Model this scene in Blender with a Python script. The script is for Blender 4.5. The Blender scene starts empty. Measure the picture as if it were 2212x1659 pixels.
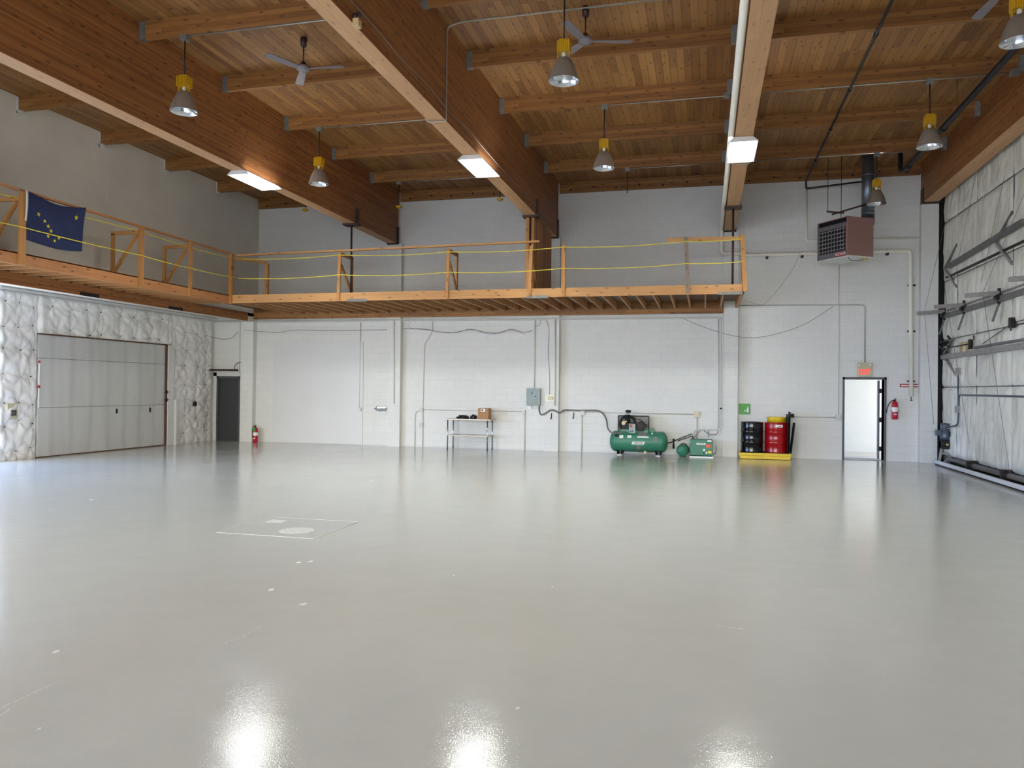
import bpy, math, random
from mathutils import Vector, Matrix, noise
random.seed(7)
SC = bpy.context.scene
COL = SC.collection

# ---------------------------------------------------------------- camera
W_, H_ = 2212, 1659
FPX = 1661.0
CX, CY = 1106.0, 829.5
CAMZ = 1.77
def _basis():
    yd = Vector((1523-CX, 846-CY, FPX)).normalized()
    xd = -Vector((-5500-CX, 768-CY, FPX)).normalized()
    xd = (xd - yd*xd.dot(yd)).normalized()
    zd = xd.cross(yd)
    if zd[1] > 0: zd = -zd
    return xd, yd, zd
XD, YD, ZD = _basis()
CAM = Vector((0, 0, CAMZ))
cam_data = bpy.data.cameras.new('camera')
cam = bpy.data.objects.new('camera', cam_data)
COL.objects.link(cam)
cam_data.sensor_width = 36.0
cam_data.lens = FPX/W_*36.0
cam_data.clip_end = 500
def c2w(v): return Vector((XD.dot(v), YD.dot(v), ZD.dot(v)))
_r, _u, _b = c2w(Vector((1,0,0))), c2w(Vector((0,-1,0))), c2w(Vector((0,0,-1)))
cam.matrix_world = Matrix(((_r[0],_u[0],_b[0],0),(_r[1],_u[1],_b[1],0),(_r[2],_u[2],_b[2],CAMZ),(0,0,0,1)))
SC.camera = cam
def ray(px, py): return c2w(Vector((px-CX, py-CY, FPX)))
def onY(px, py, Y): d = ray(px, py); return CAM + d*(Y/d[1])
def onX(px, py, X): d = ray(px, py); return CAM + d*(X/d[0])
def onZ(px, py, Z): d = ray(px, py); return CAM + d*((Z-CAMZ)/d[2])

# ---------------------------------------------------------------- world, sun, portals, exposure
SC.view_settings.view_transform = 'Standard'
SC.view_settings.look = 'None'
SC.view_settings.gamma = 1.0
SC.view_settings.use_curve_mapping = False
SC.view_settings.exposure = 0.64
SKY_STRENGTH = 9.5
wd = bpy.data.worlds.new('sky'); SC.world = wd; wd.use_nodes = True
nt = wd.node_tree; nt.nodes.clear()
tc = nt.nodes.new('ShaderNodeTexCoord'); sx = nt.nodes.new('ShaderNodeSeparateXYZ')
rp = nt.nodes.new('ShaderNodeValToRGB'); bg = nt.nodes.new('ShaderNodeBackground'); wo = nt.nodes.new('ShaderNodeOutputWorld')
nt.links.new(tc.outputs['Generated'], sx.inputs[0]); nt.links.new(sx.outputs[2], rp.inputs[0])
mx = nt.nodes.new('ShaderNodeMix'); mx.data_type = 'RGBA'; mx.blend_type = 'MULTIPLY'; mx.inputs[0].default_value = 1
r2 = nt.nodes.new('ShaderNodeValToRGB'); m2 = nt.nodes.new('ShaderNodeMath'); m2.operation = 'MULTIPLY_ADD'; m2.inputs[1].default_value = .5; m2.inputs[2].default_value = .5
nt.links.new(sx.outputs[0], m2.inputs[0]); nt.links.new(m2.outputs[0], r2.inputs[0])
r2.color_ramp.elements[0].position = .08; r2.color_ramp.elements[0].color = (.36, .52, .95, 1)      # deep blue away from the sun
r2.color_ramp.elements[1].position = .55; r2.color_ramp.elements[1].color = (1.05, .99, .88, 1)
nt.links.new(rp.outputs[0], mx.inputs[6]); nt.links.new(r2.outputs[0], mx.inputs[7])
nt.links.new(mx.outputs[2], bg.inputs[0]); nt.links.new(bg.outputs[0], wo.inputs[0])
rp.color_ramp.elements[0].position = 0.0; rp.color_ramp.elements[0].color = (0.95, 0.98, 0.92, 1)
rp.color_ramp.elements[1].position = 0.6; rp.color_ramp.elements[1].color = (0.66, 0.78, 0.98, 1)
bg.inputs[1].default_value = SKY_STRENGTH
sun_d = bpy.data.lights.new('sun', 'SUN'); sun_d.energy = 14; sun_d.angle = 0.01; sun_d.color = (1, .93, .82)
sun = bpy.data.objects.new('sun', sun_d); COL.objects.link(sun)
sun.rotation_euler = Vector((0.45, 0.62, 0.75)).to_track_quat('Z', 'Y').to_euler()
def portal(name, loc, rot, sx_, sy_):
    l = bpy.data.lights.new(name, 'AREA'); l.shape = 'RECTANGLE'; l.size = sx_; l.size_y = sy_
    l.cycles.is_portal = True
    o = bpy.data.objects.new(name, l); COL.objects.link(o); o.location = loc; o.rotation_euler = rot
OPL = (2.5, 14.05, 3.75)          # left doorway: y0, y1, top
OPR = (-13.0, 5.0, 4.3)           # unseen rear opening, added for its daylight: x0, x1, top
portal('added_rear_opening_portal', ((OPR[0]+OPR[1])/2, -8.1, OPR[2]/2), (math.pi/2, 0, 0), OPR[1]-OPR[0], OPR[2])
portal('left_doorway_portal', (-15.75, (OPL[0]+OPL[1])/2, OPL[2]/2), (0, -math.pi/2, 0), OPL[2], OPL[1]-OPL[0])
portal('exit_doorway_portal', (4.08, 22.0+.32, 1.07), (math.pi/2, 0, math.pi), .97, 2.14)

# ---------------------------------------------------------------- room constants
YW = 22.0; YP = 21.8              # back wall face, pilaster face
XLL = -15.6; XLU = -13.98         # lower / upper left wall
XR = 5.95                         # hangar door face
YB = -8.0
ZC = 7.78                         # deck underside
ZM = 4.06; ZMT = 4.28             # mezzanine joist bottom / rim top
YM = 18.6; XM = -12.7             # mezzanine rims
ZPB = 7.48                        # purlin bottom

# ---------------------------------------------------------------- materials
def lin(h):
    h = h.lstrip('#'); o = []
    for i in (0, 2, 4):
        c = int(h[i:i+2], 16)/255
        o.append(c/12.92 if c <= .04045 else ((c+.055)/1.055)**2.4)
    return (o[0], o[1], o[2], 1)
MATS = {}
class NT:
    def __init__(s, name):
        s.m = bpy.data.materials.new(name); s.m.use_nodes = True; s.t = s.m.node_tree
        s.b = s.t.nodes['Principled BSDF']; MATS[name] = s.m
        s.co = None
    def n(s, typ, **kw):
        x = s.t.nodes.new(typ)
        for k, v in kw.items(): setattr(x, k, v)
        return x
    def l(s, a, b): s.t.links.new(a, b)
    def vec(s, scale=(1,1,1), order=None, loc=(0,0,0)):
        if s.co is None: s.co = s.n('ShaderNodeTexCoord')
        g = s.co.outputs['Object']
        if order:
            sp = s.n('ShaderNodeSeparateXYZ'); s.l(g, sp.inputs[0])
            cb = s.n('ShaderNodeCombineXYZ')
            for i, c in enumerate(order): s.l(sp.outputs['XYZ'.index(c)], cb.inputs[i])
            g = cb.outputs[0]
        mp = s.n('ShaderNodeMapping'); s.l(g, mp.inputs[0]); mp.inputs['Scale'].default_value = scale
        mp.inputs['Location'].default_value = loc
        return mp.outputs[0]
    def noise(s, v, scale, detail=4, rough=.55):
        x = s.n('ShaderNodeTexNoise'); s.l(v, x.inputs['Vector']); x.inputs['Scale'].default_value = scale
        x.inputs['Detail'].default_value = detail; x.inputs['Roughness'].default_value = rough
        return x.outputs['Fac']
    def ramp(s, f, stops):
        r = s.n('ShaderNodeValToRGB'); s.l(f, r.inputs[0]); e = r.color_ramp.elements
        while len(e) < len(stops): e.new(.5)
        for i, (p, c) in enumerate(stops): e[i].position = p; e[i].color = c if len(c) == 4 else (*c, 1)
        return r.outputs[0]
    def mix(s, f, a, b, mode='MIX'):
        x = s.n('ShaderNodeMix', data_type='RGBA', blend_type=mode)
        for sock, v in ((x.inputs[0], f), (x.inputs[6], a), (x.inputs[7], b)):
            if hasattr(v, 'links'): s.l(v, sock)
            else: sock.default_value = v
        return x.outputs[2]
    def bump(s, h, st, dist=.01):
        x = s.n('ShaderNodeBump'); s.l(h, x.inputs['Height']); x.inputs['Strength'].default_value = st
        x.inputs['Distance'].default_value = dist; s.l(x.outputs[0], s.b.inputs['Normal'])
    def col(s, v):
        if hasattr(v, 'links'): s.l(v, s.b.inputs['Base Color'])
        else: s.b.inputs['Base Color'].default_value = v
G = lambda v: (v, v, v, 1)
def plain(name, col, rough=.5, metal=0, var=.12, scale=6, emit=None, spec=None):
    a = NT(name); c = lin(col) if isinstance(col, str) else col
    v = a.vec()
    f = a.noise(v, scale, 3)
    lo = tuple(x*(1-var) for x in c[:3])+(1,); hi = tuple(min(1, x*(1+var)) for x in c[:3])+(1,)
    a.col(a.ramp(f, [(.3, lo), (.7, hi)]))
    a.b.inputs['Roughness'].default_value = rough; a.b.inputs['Metallic'].default_value = metal
    if spec is not None: a.b.inputs['Specular IOR Level'].default_value = spec
    if emit: a.b.inputs['Emission Color'].default_value = c; a.b.inputs['Emission Strength'].default_value = emit
    return a.m
def wood(name, light, dark, order, lam=.04, lamw=2.5, rough=.6, knots=1.0, gap=.004, tint=.5, grain=1.0, seed=0):
    """order: first letter = grain direction, second = direction across the boards."""
    a = NT(name); L, D = lin(light), lin(dark)
    v = a.vec(order=order, loc=(seed*3.7, .013, 0))
    br = a.n('ShaderNodeTexBrick'); a.l(v, br.inputs['Vector']); br.inputs['Scale'].default_value = 1
    br.inputs['Brick Width'].default_value = lamw; br.inputs['Row Height'].default_value = lam
    br.inputs['Mortar Size'].default_value = gap; br.inputs['Mortar Smooth'].default_value = .3
    br.inputs['Color1'].default_value = G(0); br.inputs['Color2'].default_value = G(1); br.inputs['Mortar'].default_value = G(.5)
    br.offset = .37; br.squash = 1
    vg = a.vec(scale=(.6, 14*grain, 14*grain), order=order, loc=(seed, 0, 0))
    g = a.noise(vg, 1.6, 6, .6)
    vb = a.vec(scale=(.35, 1.6, 1.6), order=order)
    blot = a.noise(vb, 1.3, 3)
    m1 = a.mix(tint, g, br.outputs['Color'])
    m2 = a.mix(.3, m1, blot)
    mid = tuple((L[i]*.55+D[i]*.45) for i in range(3))+(1,)
    c = a.ramp(m2, [(.22, D), (.48, mid), (.78, L)])
    if knots:
        vo = a.n('ShaderNodeTexVoronoi'); vo.voronoi_dimensions = '2D'; vk = a.vec(scale=(1.9, 5.2, 5.2), order=order, loc=(.3, .1, .2)); a.l(vk, vo.inputs['Vector']); vo.inputs['Scale'].default_value = 1.0
        kf = a.ramp(vo.outputs['Distance'], [(.05, G(1)), (.12, G(0))])
        kk = a.n('ShaderNodeMath', operation='MULTIPLY'); a.l(kf, kk.inputs[0]); kk.inputs[1].default_value = .75*knots
        c = a.mix(kk.outputs[0], c, tuple(x*.35 for x in D[:3])+(1,))
    c = a.mix(br.outputs['Fac'], c, tuple(x*.3 for x in D[:3])+(1,))
    a.col(c); a.b.inputs['Roughness'].default_value = rough
    a.bump(m1, .15, .004)
    return a.m
def block(name, col, rough=.55, mortar=.8, order='XZY', bw=.406, rh=.203, yellow=None, stain=.25):
    a = NT(name); c = lin(col)
    v = a.vec(order=order)
    br = a.n('ShaderNodeTexBrick'); a.l(v, br.inputs['Vector']); br.inputs['Scale'].default_value = 1
    br.inputs['Brick Width'].default_value = bw; br.inputs['Row Height'].default_value = rh
    br.inputs['Mortar Size'].default_value = .006; br.inputs['Mortar Smooth'].default_value = .8
    br.inputs['Color1'].default_value = G(.3); br.inputs['Color2'].default_value = G(.7); br.inputs['Mortar'].default_value = G(.5)
    n1 = a.noise(a.vec(), .6, 4); n2 = a.noise(a.vec(), 14, 3)
    base = a.mix(.3, a.mix(.5, n1, n2), br.outputs['Color'])
    cc = a.ramp(base, [(.3, tuple(x*.90 for x in c[:3])+(1,)), (.7, c)])
    mf = a.n('ShaderNodeMath', operation='MULTIPLY'); a.l(br.outputs['Fac'], mf.inputs[0])
    brk = a.ramp(a.noise(a.vec(loc=(5, 2, 1)), 1.1, 3), [(.35, G(.25)), (.65, G(1))]); a.l(brk, mf.inputs[1])
    cc = a.mix(mf.outputs[0], cc, tuple(x*mortar for x in c[:3])+(1,))
    if stain:
        sf = a.ramp(a.noise(a.vec(scale=(1, 1, .35), loc=(9, 3, 2)), .9, 5, .65), [(.58, G(0)), (.8, G(stain))])
        cc = a.mix(sf, cc, tuple(c[i]*(.78, .72, .6)[i] for i in range(3))+(1,))
    a.col(cc); a.b.inputs['Roughness'].default_value = rough
    h = a.mix(.25, br.outputs['Fac'], n2)
    inv = a.n('ShaderNodeMath', operation='SUBTRACT'); inv.inputs[0].default_value = 1; a.l(h, inv.inputs[1])
    a.bump(inv.outputs[0], .35, .006)
    return a.m

block('white_block', '#e3e3e0')
block('white_block_side', '#e3e3e0', order='YZX')
plain('smooth_white', '#dadadb', .5, var=.02, scale=1)
plain('grey_plaster', '#e0dbd0', .75, var=.05, scale=1.2)
DECK = wood('deck_boards', '#a97c46', '#6b421f', 'YXZ', lam=.135, lamw=2.9, tint=.5, knots=.8, gap=.0035)
wood('glulam_y', '#a86f3c', '#6b3a1a', 'YZX', lam=.0385, lamw=2.2, tint=.45, knots=.9, gap=.0015)
wood('pale_lamination', '#cfa67c', '#b08258', 'YXZ', lam=.4, lamw=3.1, tint=.3, knots=.5, gap=.001)
wood('glulam_x', '#a9763e', '#6a421f', 'XZY', lam=.08, lamw=1.9, tint=.45, knots=.8, gap=.0015)
wood('lumber_x', '#d3a265', '#a06a38', 'XZY', lam=.235, lamw=5, tint=.1, knots=1, gap=.0005)
wood('lumber_y', '#c98f5c', '#9a5f36', 'YZX', lam=.235, lamw=5, tint=.1, knots=1, gap=.0005)
wood('lumber_z', '#cc9656', '#955f30', 'ZXY', lam=.2, lamw=5, tint=.1, knots=1, gap=.0005)
wood('joist_wood', '#c99a66', '#93643a', 'YZX', lam=.235, lamw=5, tint=.1, knots=.7, gap=.0005)
wood('plank_z', '#b87a38', '#7e4c1e', 'ZYX', lam=.14, lamw=4, tint=.6, knots=1, gap=.004)
wood('weathered', '#8f7f70', '#6e5f53', 'ZXY', lam=.2, lamw=5, tint=.1, knots=.8, gap=.0005)
plain('galvanised', '#8d9494', .45, .6, .15, 9)
plain('galvanised_light', '#bfc0bd', .45, .2, .08, 9)
plain('conduit_metal', '#a9a8a2', .4, .6, .1, 9)
plain('white_pipe', '#ece8da', .4, 0, .04, 3)
plain('white_paint', '#d6d6d4', .45, 0, .04, 5)
plain('conduit_painted', '#cfcdc6', .5, 0, .06, 8)
plain('dark_steel', '#2a2523', .5, .5, .2, 7)
plain('brown_steel', '#4a3832', .5, .4, .2, 7)
plain('grey_steel', '#757371', .5, .4, .2, 12)
plain('light_steel', '#96938f', .5, .3, .15, 12)
plain('black_pipe', '#23242a', .45, .3, .15, 7)
plain('black', '#0b0b0c', .6, 0, .1, 5)
plain('pale_scuff', '#cccbc2', .3, 0, .1, 30)
wood('plywood_dark', '#7d5c3c', '#5a3f28', 'XYZ', lam=1.2, lamw=2.4, tint=.3, knots=0, gap=.004)
plain('black_gloss', '#07080a', .12, 0, .1, 5)
plain('black_bag', '#0b0b0c', .22, 0, .3, 15)
plain('yellow_paint', '#c99c10', .4, 0, .12, 14)
plain('yellow_plastic', '#e0bd1c', .4, 0, .1, 8)
plain('yellow_rope', '#e6d64a', .6, 0, .1, 60)
plain('red_gloss', '#9d0a14', .18, 0, .06, 5)
plain('red_paint', '#b3122a', .3, 0, .08, 5)
plain('green_paint', '#33785e', .42, 0, .08, 4)
plain('green_box', '#3c9a2c', .4, 0, .08, 5)
plain('white_label', '#eeeeea', .5, 0, .03, 9)
plain('grey_label', '#7c7470', .5, 0, .4, 60)
plain('orange_label', '#ff6040', .5, 0, .05, 9)
plain('yellow_label', '#f0e03c', .5, 0, .05, 9)
plain('white_ceramic', '#e9e4d6', .3, 0, .03, 9)
plain('stainless', '#b9bcbe', .22, .95, .05, 9)
plain('table_steel', '#a9a197', .3, .8, .08, 9)
plain('cardboard', '#a97f58', .8, 0, .06, 12)
plain('panel_grey', '#8d9b99', .45, .1, .08, 4)
plain('beige_box', '#d8cfb0', .5, 0, .06, 9)
plain('grey_hose', '#76706e', .5, .2, .12, 30)
plain('door_grey', '#3a3d3f', .5, .1, .05, 3)
plain('door_frame_grey', '#55555a', .5, .1, .05, 3)
plain('fan_paint', '#7a7277', .4, .1, .06, 5)
plain('fan_dark', '#3a2526', .35, .2, .1, 5)
plain('heater_brown', '#96716a', .5, .1, .04, 3)
plain('heater_dark', '#15151a', .5, .3, .2, 6)
plain('heater_grey', '#7f7f84', .45, .4, .1, 6)
plain('flue_metal', '#7b828a', .38, .7, .2, 2.5)
plain('dome_outer', '#8c8074', .5, .2, .1, 5)
plain('dome_inner', '#d8dce0', .16, .95, .05, 3)
plain('lamp_glass', '#f2f5f8', .1, 0, .02, 3)
plain('motor_grey', '#4a5560', .35, .3, .1, 5)
plain('flag_blue', '#14224f', .8, 0, .12, 5)
plain('flag_gold', '#e8cf3a', .7, 0, .05, 5)
plain('flag_white', '#e6e2d6', .8, 0, .04, 5)
plain('exit_case', '#c2bd9c', .45, 0, .03, 4)
plain('exit_red', '#f02a30', .5, emit=1.0)
plain('sign_red', '#a81f2b', .4, 0, .04, 5)
plain('tube_glow', '#f6f8ff', .5, 0, .01, emit=60)
plain('horn_tan', '#c4a878', .5, 0, .1, 5)
plain('concrete_out', '#a5a29c', .8, 0, .08, 2)
plain('outside_wall', '#9c9fa4', .7, 0, .03, 2)
plain('wire_grey', '#7d7d7d', .6, 0, .1, 9)
plain('rust', '#5a4030', .8, .1, .35, 12)
plain('cream_leather', '#d9c69a', .7, 0, .1, 9)
plain('water_stained_white', '#d5d6d6', .6, 0, .05, 3)

# floor: glossy light grey coating
def floor_mat():
    a = NT('floor_coating'); v = a.vec()
    c0 = lin('#c1c1b8'); n1 = a.noise(v, .25, 4); n2 = a.noise(v, 2.2, 5, .6)
    cc = a.ramp(a.mix(.4, n1, n2), [(.35, tuple(x*.93 for x in c0[:3])+(1,)), (.65, c0)])
    # small pale scuffs
    vo = a.n('ShaderNodeTexVoronoi'); a.l(a.vec(scale=(1, 1, 1)), vo.inputs['Vector']); vo.inputs['Scale'].default_value = .55
    sc = a.ramp(vo.outputs['Distance'], [(.018, G(1)), (.035, G(0))])
    cc = a.mix(sc, cc, (.78, .79, .78, 1))
    a.col(cc)
    r = a.ramp(a.noise(a.vec(loc=(3, 1, 0)), .9, 4), [(.3, G(.06)), (.7, G(.11))]); a.l(r, a.b.inputs['Roughness'])
    a.b.inputs['Specular IOR Level'].default_value = .5
    b1 = a.noise(v, 110, 2, .5); b2 = a.noise(v, 3.0, 2)
    x = a.n('ShaderNodeBump'); a.l(b1, x.inputs['Height']); x.inputs['Strength'].default_value = .30; x.inputs['Distance'].default_value = .002
    y = a.n('ShaderNodeBump'); a.l(b2, y.inputs['Height']); y.inputs['Strength'].default_value = .5; y.inputs['Distance'].default_value = .004
    a.l(y.outputs[0], x.inputs['Normal']); a.l(x.outputs[0], a.b.inputs['Normal'])
floor_mat()
def vinyl(name, col, dirt, rough=.42):
    a = NT(name); c = lin(col); v = a.vec()
    f = a.mix(.5, a.noise(v, 1.3, 5, .6), a.noise(a.vec(scale=(1, 1, .18)), 5, 4))
    cc = a.ramp(f, [(.25, lin(dirt)), (.55, c), (1, tuple(min(1, x*1.05) for x in c[:3])+(1,))])
    a.col(cc); a.b.inputs['Roughness'].default_value = rough
    b = a.n('ShaderNodeTexNoise'); a.l(a.vec(scale=(1, 1, .6)), b.inputs['Vector']); b.inputs['Scale'].default_value = 5; b.inputs['Detail'].default_value = 4; b.inputs['Distortion'].default_value = 1.2
    a.bump(b.outputs['Fac'], .5, .03)
vinyl('insulation_vinyl', '#ecebe9', '#c2beb8')
vinyl('hangar_vinyl', '#e8e5d8', '#b3b0a0', .36)
def steel_door():
    a = NT('sectional_door_paint'); c = lin('#cdcecc')
    v = a.vec(order='YZX'); f = a.noise(a.vec(scale=(1, 1, .25)), 1.7, 5, .6)
    w = a.n('ShaderNodeTexWave', wave_type='BANDS', bands_direction='Y'); a.l(a.vec(), w.inputs['Vector']); w.inputs['Scale'].default_value = .52; w.inputs['Distortion'].default_value = 1.2; w.inputs['Detail'].default_value = 3; w.inputs['Detail Scale'].default_value = 1.5
    st = a.ramp(w.outputs['Fac'], [(.0, G(.16)), (.3, G(0))])
    cc = a.ramp(f, [(.3, tuple(x*.86 for x in c[:3])+(1,)), (.65, c)])
    cc = a.mix(st, cc, lin('#83807a'))
    a.col(cc); a.b.inputs['Roughness'].default_value = .45
steel_door()
def glulam_bottom(): pass

# ---------------------------------------------------------------- mesh builder
class MB:
    def __init__(s): s.v = []; s.f = []; s.sm = []
    def add(s, vs, fs, smooth=False):
        o = len(s.v); s.v += [Vector(p) for p in vs]; s.f += [tuple(i+o for i in q) for q in fs]; s.sm += [smooth]*len(fs); return s
    def box(s, a, b, ch=0):
        x0, x1 = sorted((a[0], b[0])); y0, y1 = sorted((a[1], b[1])); z0, z1 = sorted((a[2], b[2]))
        s.add([(x0,y0,z0),(x1,y0,z0),(x1,y1,z0),(x0,y1,z0),(x0,y0,z1),(x1,y0,z1),(x1,y1,z1),(x0,y1,z1)],
              [(0,3,2,1),(4,5,6,7),(0,1,5,4),(1,2,6,5),(2,3,7,6),(3,0,4,7)]); return s
    def beam(s, p, q, w, h, up=(0,0,1)):
        """box from p to q, w = across (horizontal), h = along up-ish"""
        p, q = Vector(p), Vector(q); d = (q-p).normalized(); u = Vector(up)
        sd = d.cross(u)
        if sd.length < 1e-4: sd = d.cross(Vector((0,1,0)))
        sd.normalize(); u = sd.cross(d).normalized()
        a, b = sd*w/2, u*h/2
        vs = [p-a-b, p+a-b, p+a+b, p-a+b, q-a-b, q+a-b, q+a+b, q-a+b]
        s.add(vs, [(0,3,2,1),(4,5,6,7),(0,1,5,4),(1,2,6,5),(2,3,7,6),(3,0,4,7)]); return s
    def cyl(s, p, q, r, r2=None, n=16, caps=True, smooth=True):
        p, q = Vector(p), Vector(q); r2 = r if r2 is None else r2
        d = (q-p).normalized(); t = d.cross(Vector((0,0,1)))
        if t.length < 1e-3: t = Vector((1,0,0))
        t.normalize(); u = d.cross(t)
        vs = []
        for c, rr in ((p, r), (q, r2)):
            for i in range(n):
                an = 2*math.pi*i/n; vs.append(c + (t*math.cos(an)+u*math.sin(an))*rr)
        s.add(vs, [(i, (i+1) % n, n+(i+1) % n, n+i) for i in range(n)], smooth)
        if caps:
            o = len(s.v)-2*n; s.f += [tuple(o+i for i in reversed(range(n))), tuple(o+n+i for i in range(n))]; s.sm += [False, False]
        return s
    def tube(s, pts, r, n=8, smooth=True):
        pts = [Vector(p) for p in pts]; N = len(pts)
        if N == 2: return s.cyl(pts[0], pts[1], r, n=n)
        prev = None; rings = []
        for i, p in enumerate(pts):
            d = (pts[min(i+1, N-1)]-pts[max(i-1, 0)]).normalized()
            if prev is None:
                t = d.cross(Vector((0,0,1)))
                if t.length < 1e-3: t = d.cross(Vector((0,1,0)))
                t.normalize()
            else:
                t = (prev - d*prev.dot(d)); t.normalize()
            prev = t; u = d.cross(t)
            rings.append([p+(t*math.cos(2*math.pi*k/n)+u*math.sin(2*math.pi*k/n))*r for k in range(n)])
        vs = [x for rg in rings for x in rg]; fs = []
        for i in range(N-1):
            for k in range(n): fs.append((i*n+k, i*n+(k+1) % n, (i+1)*n+(k+1) % n, (i+1)*n+k))
        s.add(vs, fs, smooth); o = len(s.v)-N*n
        s.f += [tuple(o+i for i in reversed(range(n))), tuple(o+(N-1)*n+i for i in range(n))]; s.sm += [False, False]
        return s
    def lathe(s, prof, c, n=24, axis='Z', close=False):
        c = Vector(c); vs = []; m = len(prof)
        for r, h in prof:
            for i in range(n):
                a = 2*math.pi*i/n; x, y = r*math.cos(a), r*math.sin(a)
                vs.append(c + (Vector((x, y, h)) if axis == 'Z' else Vector((h, x, y)) if axis == 'X' else Vector((x, h, y))))
        fs = [(j*n+i, j*n+(i+1) % n, (j+1)*n+(i+1) % n, (j+1)*n+i) for j in range(m-1) for i in range(n)]
        s.add(vs, fs, True)
        if close:
            o = len(s.v)-m*n
            s.f += [tuple(o+i for i in reversed(range(n))), tuple(o+(m-1)*n+i for i in range(n))]; s.sm += [False, False]
        return s
    def prism(s, poly, ax, c0, c1):
        """poly in the two other axes (in order), extruded along ax from c0 to c1"""
        def P(u, v, w):
            return {'X': (w, u, v), 'Y': (u, w, v), 'Z': (u, v, w)}[ax]
        n = len(poly); vs = [P(u, v, c0) for u, v in poly]+[P(u, v, c1) for u, v in poly]
        s.add(vs, [tuple(range(n)), tuple(reversed(range(n, 2*n)))]+[(i, i+n, (i+1) % n+n, (i+1) % n) for i in range(n)]); return s
    def grid(s, fn, nu, nv, smooth=True):
        vs = [fn(i/nu, j/nv) for j in range(nv+1) for i in range(nu+1)]
        s.add(vs, [(j*(nu+1)+i, j*(nu+1)+i+1, (j+1)*(nu+1)+i+1, (j+1)*(nu+1)+i) for j in range(nv) for i in range(nu)], smooth); return s
    def bounds(s):
        return (Vector([min(p[k] for p in s.v) for k in range(3)]), Vector([max(p[k] for p in s.v) for k in range(3)]))
ORG = {}
def tagp(o, label=None, cat=None, group=None, kind=None):
    if label: o['label'] = label
    if cat: o['category'] = cat
    if group: o['group'] = group
    if kind: o['kind'] = kind
    return o
def link_mesh(name, mb, mat, origin, parent=None, bevel=0, solid=0):
    me = bpy.data.meshes.new(name)
    me.from_pydata([tuple(p-origin) for p in mb.v], [], mb.f)
    me.polygons.foreach_set('use_smooth', mb.sm)
    me.materials.append(MATS[mat]); me.update()
    import bmesh
    bm = bmesh.new(); bm.from_mesh(me); bmesh.ops.recalc_face_normals(bm, faces=bm.faces) if len(mb.f) < 30000 else None
    bm.to_mesh(me); bm.free()
    o = bpy.data.objects.new(name, me); COL.objects.link(o)
    if parent is not None: o.parent = parent
    if solid:
        m = o.modifiers.new('thickness', 'SOLIDIFY'); m.thickness = solid
    if bevel:
        m = o.modifiers.new('bevel', 'BEVEL'); m.width = bevel; m.segments = 2; m.limit_method = 'ANGLE'
    return o
def thing(name, label, cat, loc, group=None, kind=None):
    o = bpy.data.objects.new(name, None); COL.objects.link(o); o.location = loc; o.empty_display_size = .1
    ORG[o.name] = Vector(loc); return tagp(o, label, cat, group, kind)
def part(name, mb, mat, parent, bevel=0, solid=0, label=None):
    o = link_mesh(name, mb, mat, ORG[parent.name], parent, bevel, solid); ORG[o.name] = ORG[parent.name]
    if label: o['label'] = label
    return o
def solo(name, mb, mat, label=None, cat=None, group=None, kind=None, bevel=0, solid=0, world=False):
    a, b = mb.bounds(); org = Vector((0,0,0)) if world else Vector(((a[0]+b[0])/2, (a[1]+b[1])/2, a[2]))
    o = link_mesh(name, mb, mat, org, None, bevel, solid); o.location = org; ORG[o.name] = org
    return tagp(o, label, cat, group, kind)
def struct(name, mb, mat): return solo(name, mb, mat, kind='structure', world=True)
def text_mb(txt, size, origin, right, up, depth=.002, sx=1.0, shear=0, align='CENTER'):
    cu = bpy.data.curves.new('t', 'FONT'); cu.body = txt; cu.size = size; cu.extrude = depth; cu.align_x = align; cu.align_y = 'CENTER'; cu.shear = shear; cu.resolution_u = 3
    cu.offset = size*.012
    o = bpy.data.objects.new('t', cu); COL.objects.link(o)
    dg = bpy.context.evaluated_depsgraph_get(); me = bpy.data.meshes.new_from_object(o.evaluated_get(dg))
    R, U = Vector(right).normalized(), Vector(up).normalized(); N = R.cross(U); og = Vector(origin)
    mb = MB(); mb.add([og+R*v.co.x*sx+U*v.co.y+N*v.co.z for v in me.vertices], [tuple(p.vertices) for p in me.polygons])
    bpy.data.objects.remove(o); bpy.data.curves.remove(cu); bpy.data.meshes.remove(me)
    return mb
def smooth_path(pts, k=6):
    """Catmull-Rom"""
    P = [Vector(p) for p in pts]; P = [P[0]*2-P[1]]+P+[P[-1]*2-P[-2]]; out = []
    for i in range(1, len(P)-2):
        for j in range(k):
            t = j/k; a, b, c, d = P[i-1], P[i], P[i+1], P[i+2]
            out.append(.5*((2*b)+(-a+c)*t+(2*a-5*b+4*c-d)*t*t+(-a+3*b-3*c+d)*t**3))
    return out+[P[-2]]
def round_path(pts, r=.08, k=4):
    """polyline with rounded corners"""
    P = [Vector(p) for p in pts]; out = [P[0]]
    for i in range(1, len(P)-1):
        a, b = (P[i-1]-P[i]), (P[i+1]-P[i]); rr = min(r, a.length*.45, b.length*.45)
        a = P[i]+a.normalized()*rr; b = P[i]+b.normalized()*rr
        for j in range(k+1):
            t = j/k; out.append(a*(1-t)**2+P[i]*2*t*(1-t)+b*t*t)
    return out+[P[-1]]
ORD = ['first','second','third','fourth','fifth','sixth','seventh','eighth','ninth','tenth','eleventh','twelfth']

# ================================================================ SETTING
struct('floor', MB().box((XLL-.3, YB-.2, -.2), (XR+.3, YW+.3, 0)), 'floor_coating')
struct('ceiling', MB().box((XLU-.1, YB-.2, ZC), (XR+.5, YW+.3, ZC+.12)), 'deck_boards')
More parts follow.
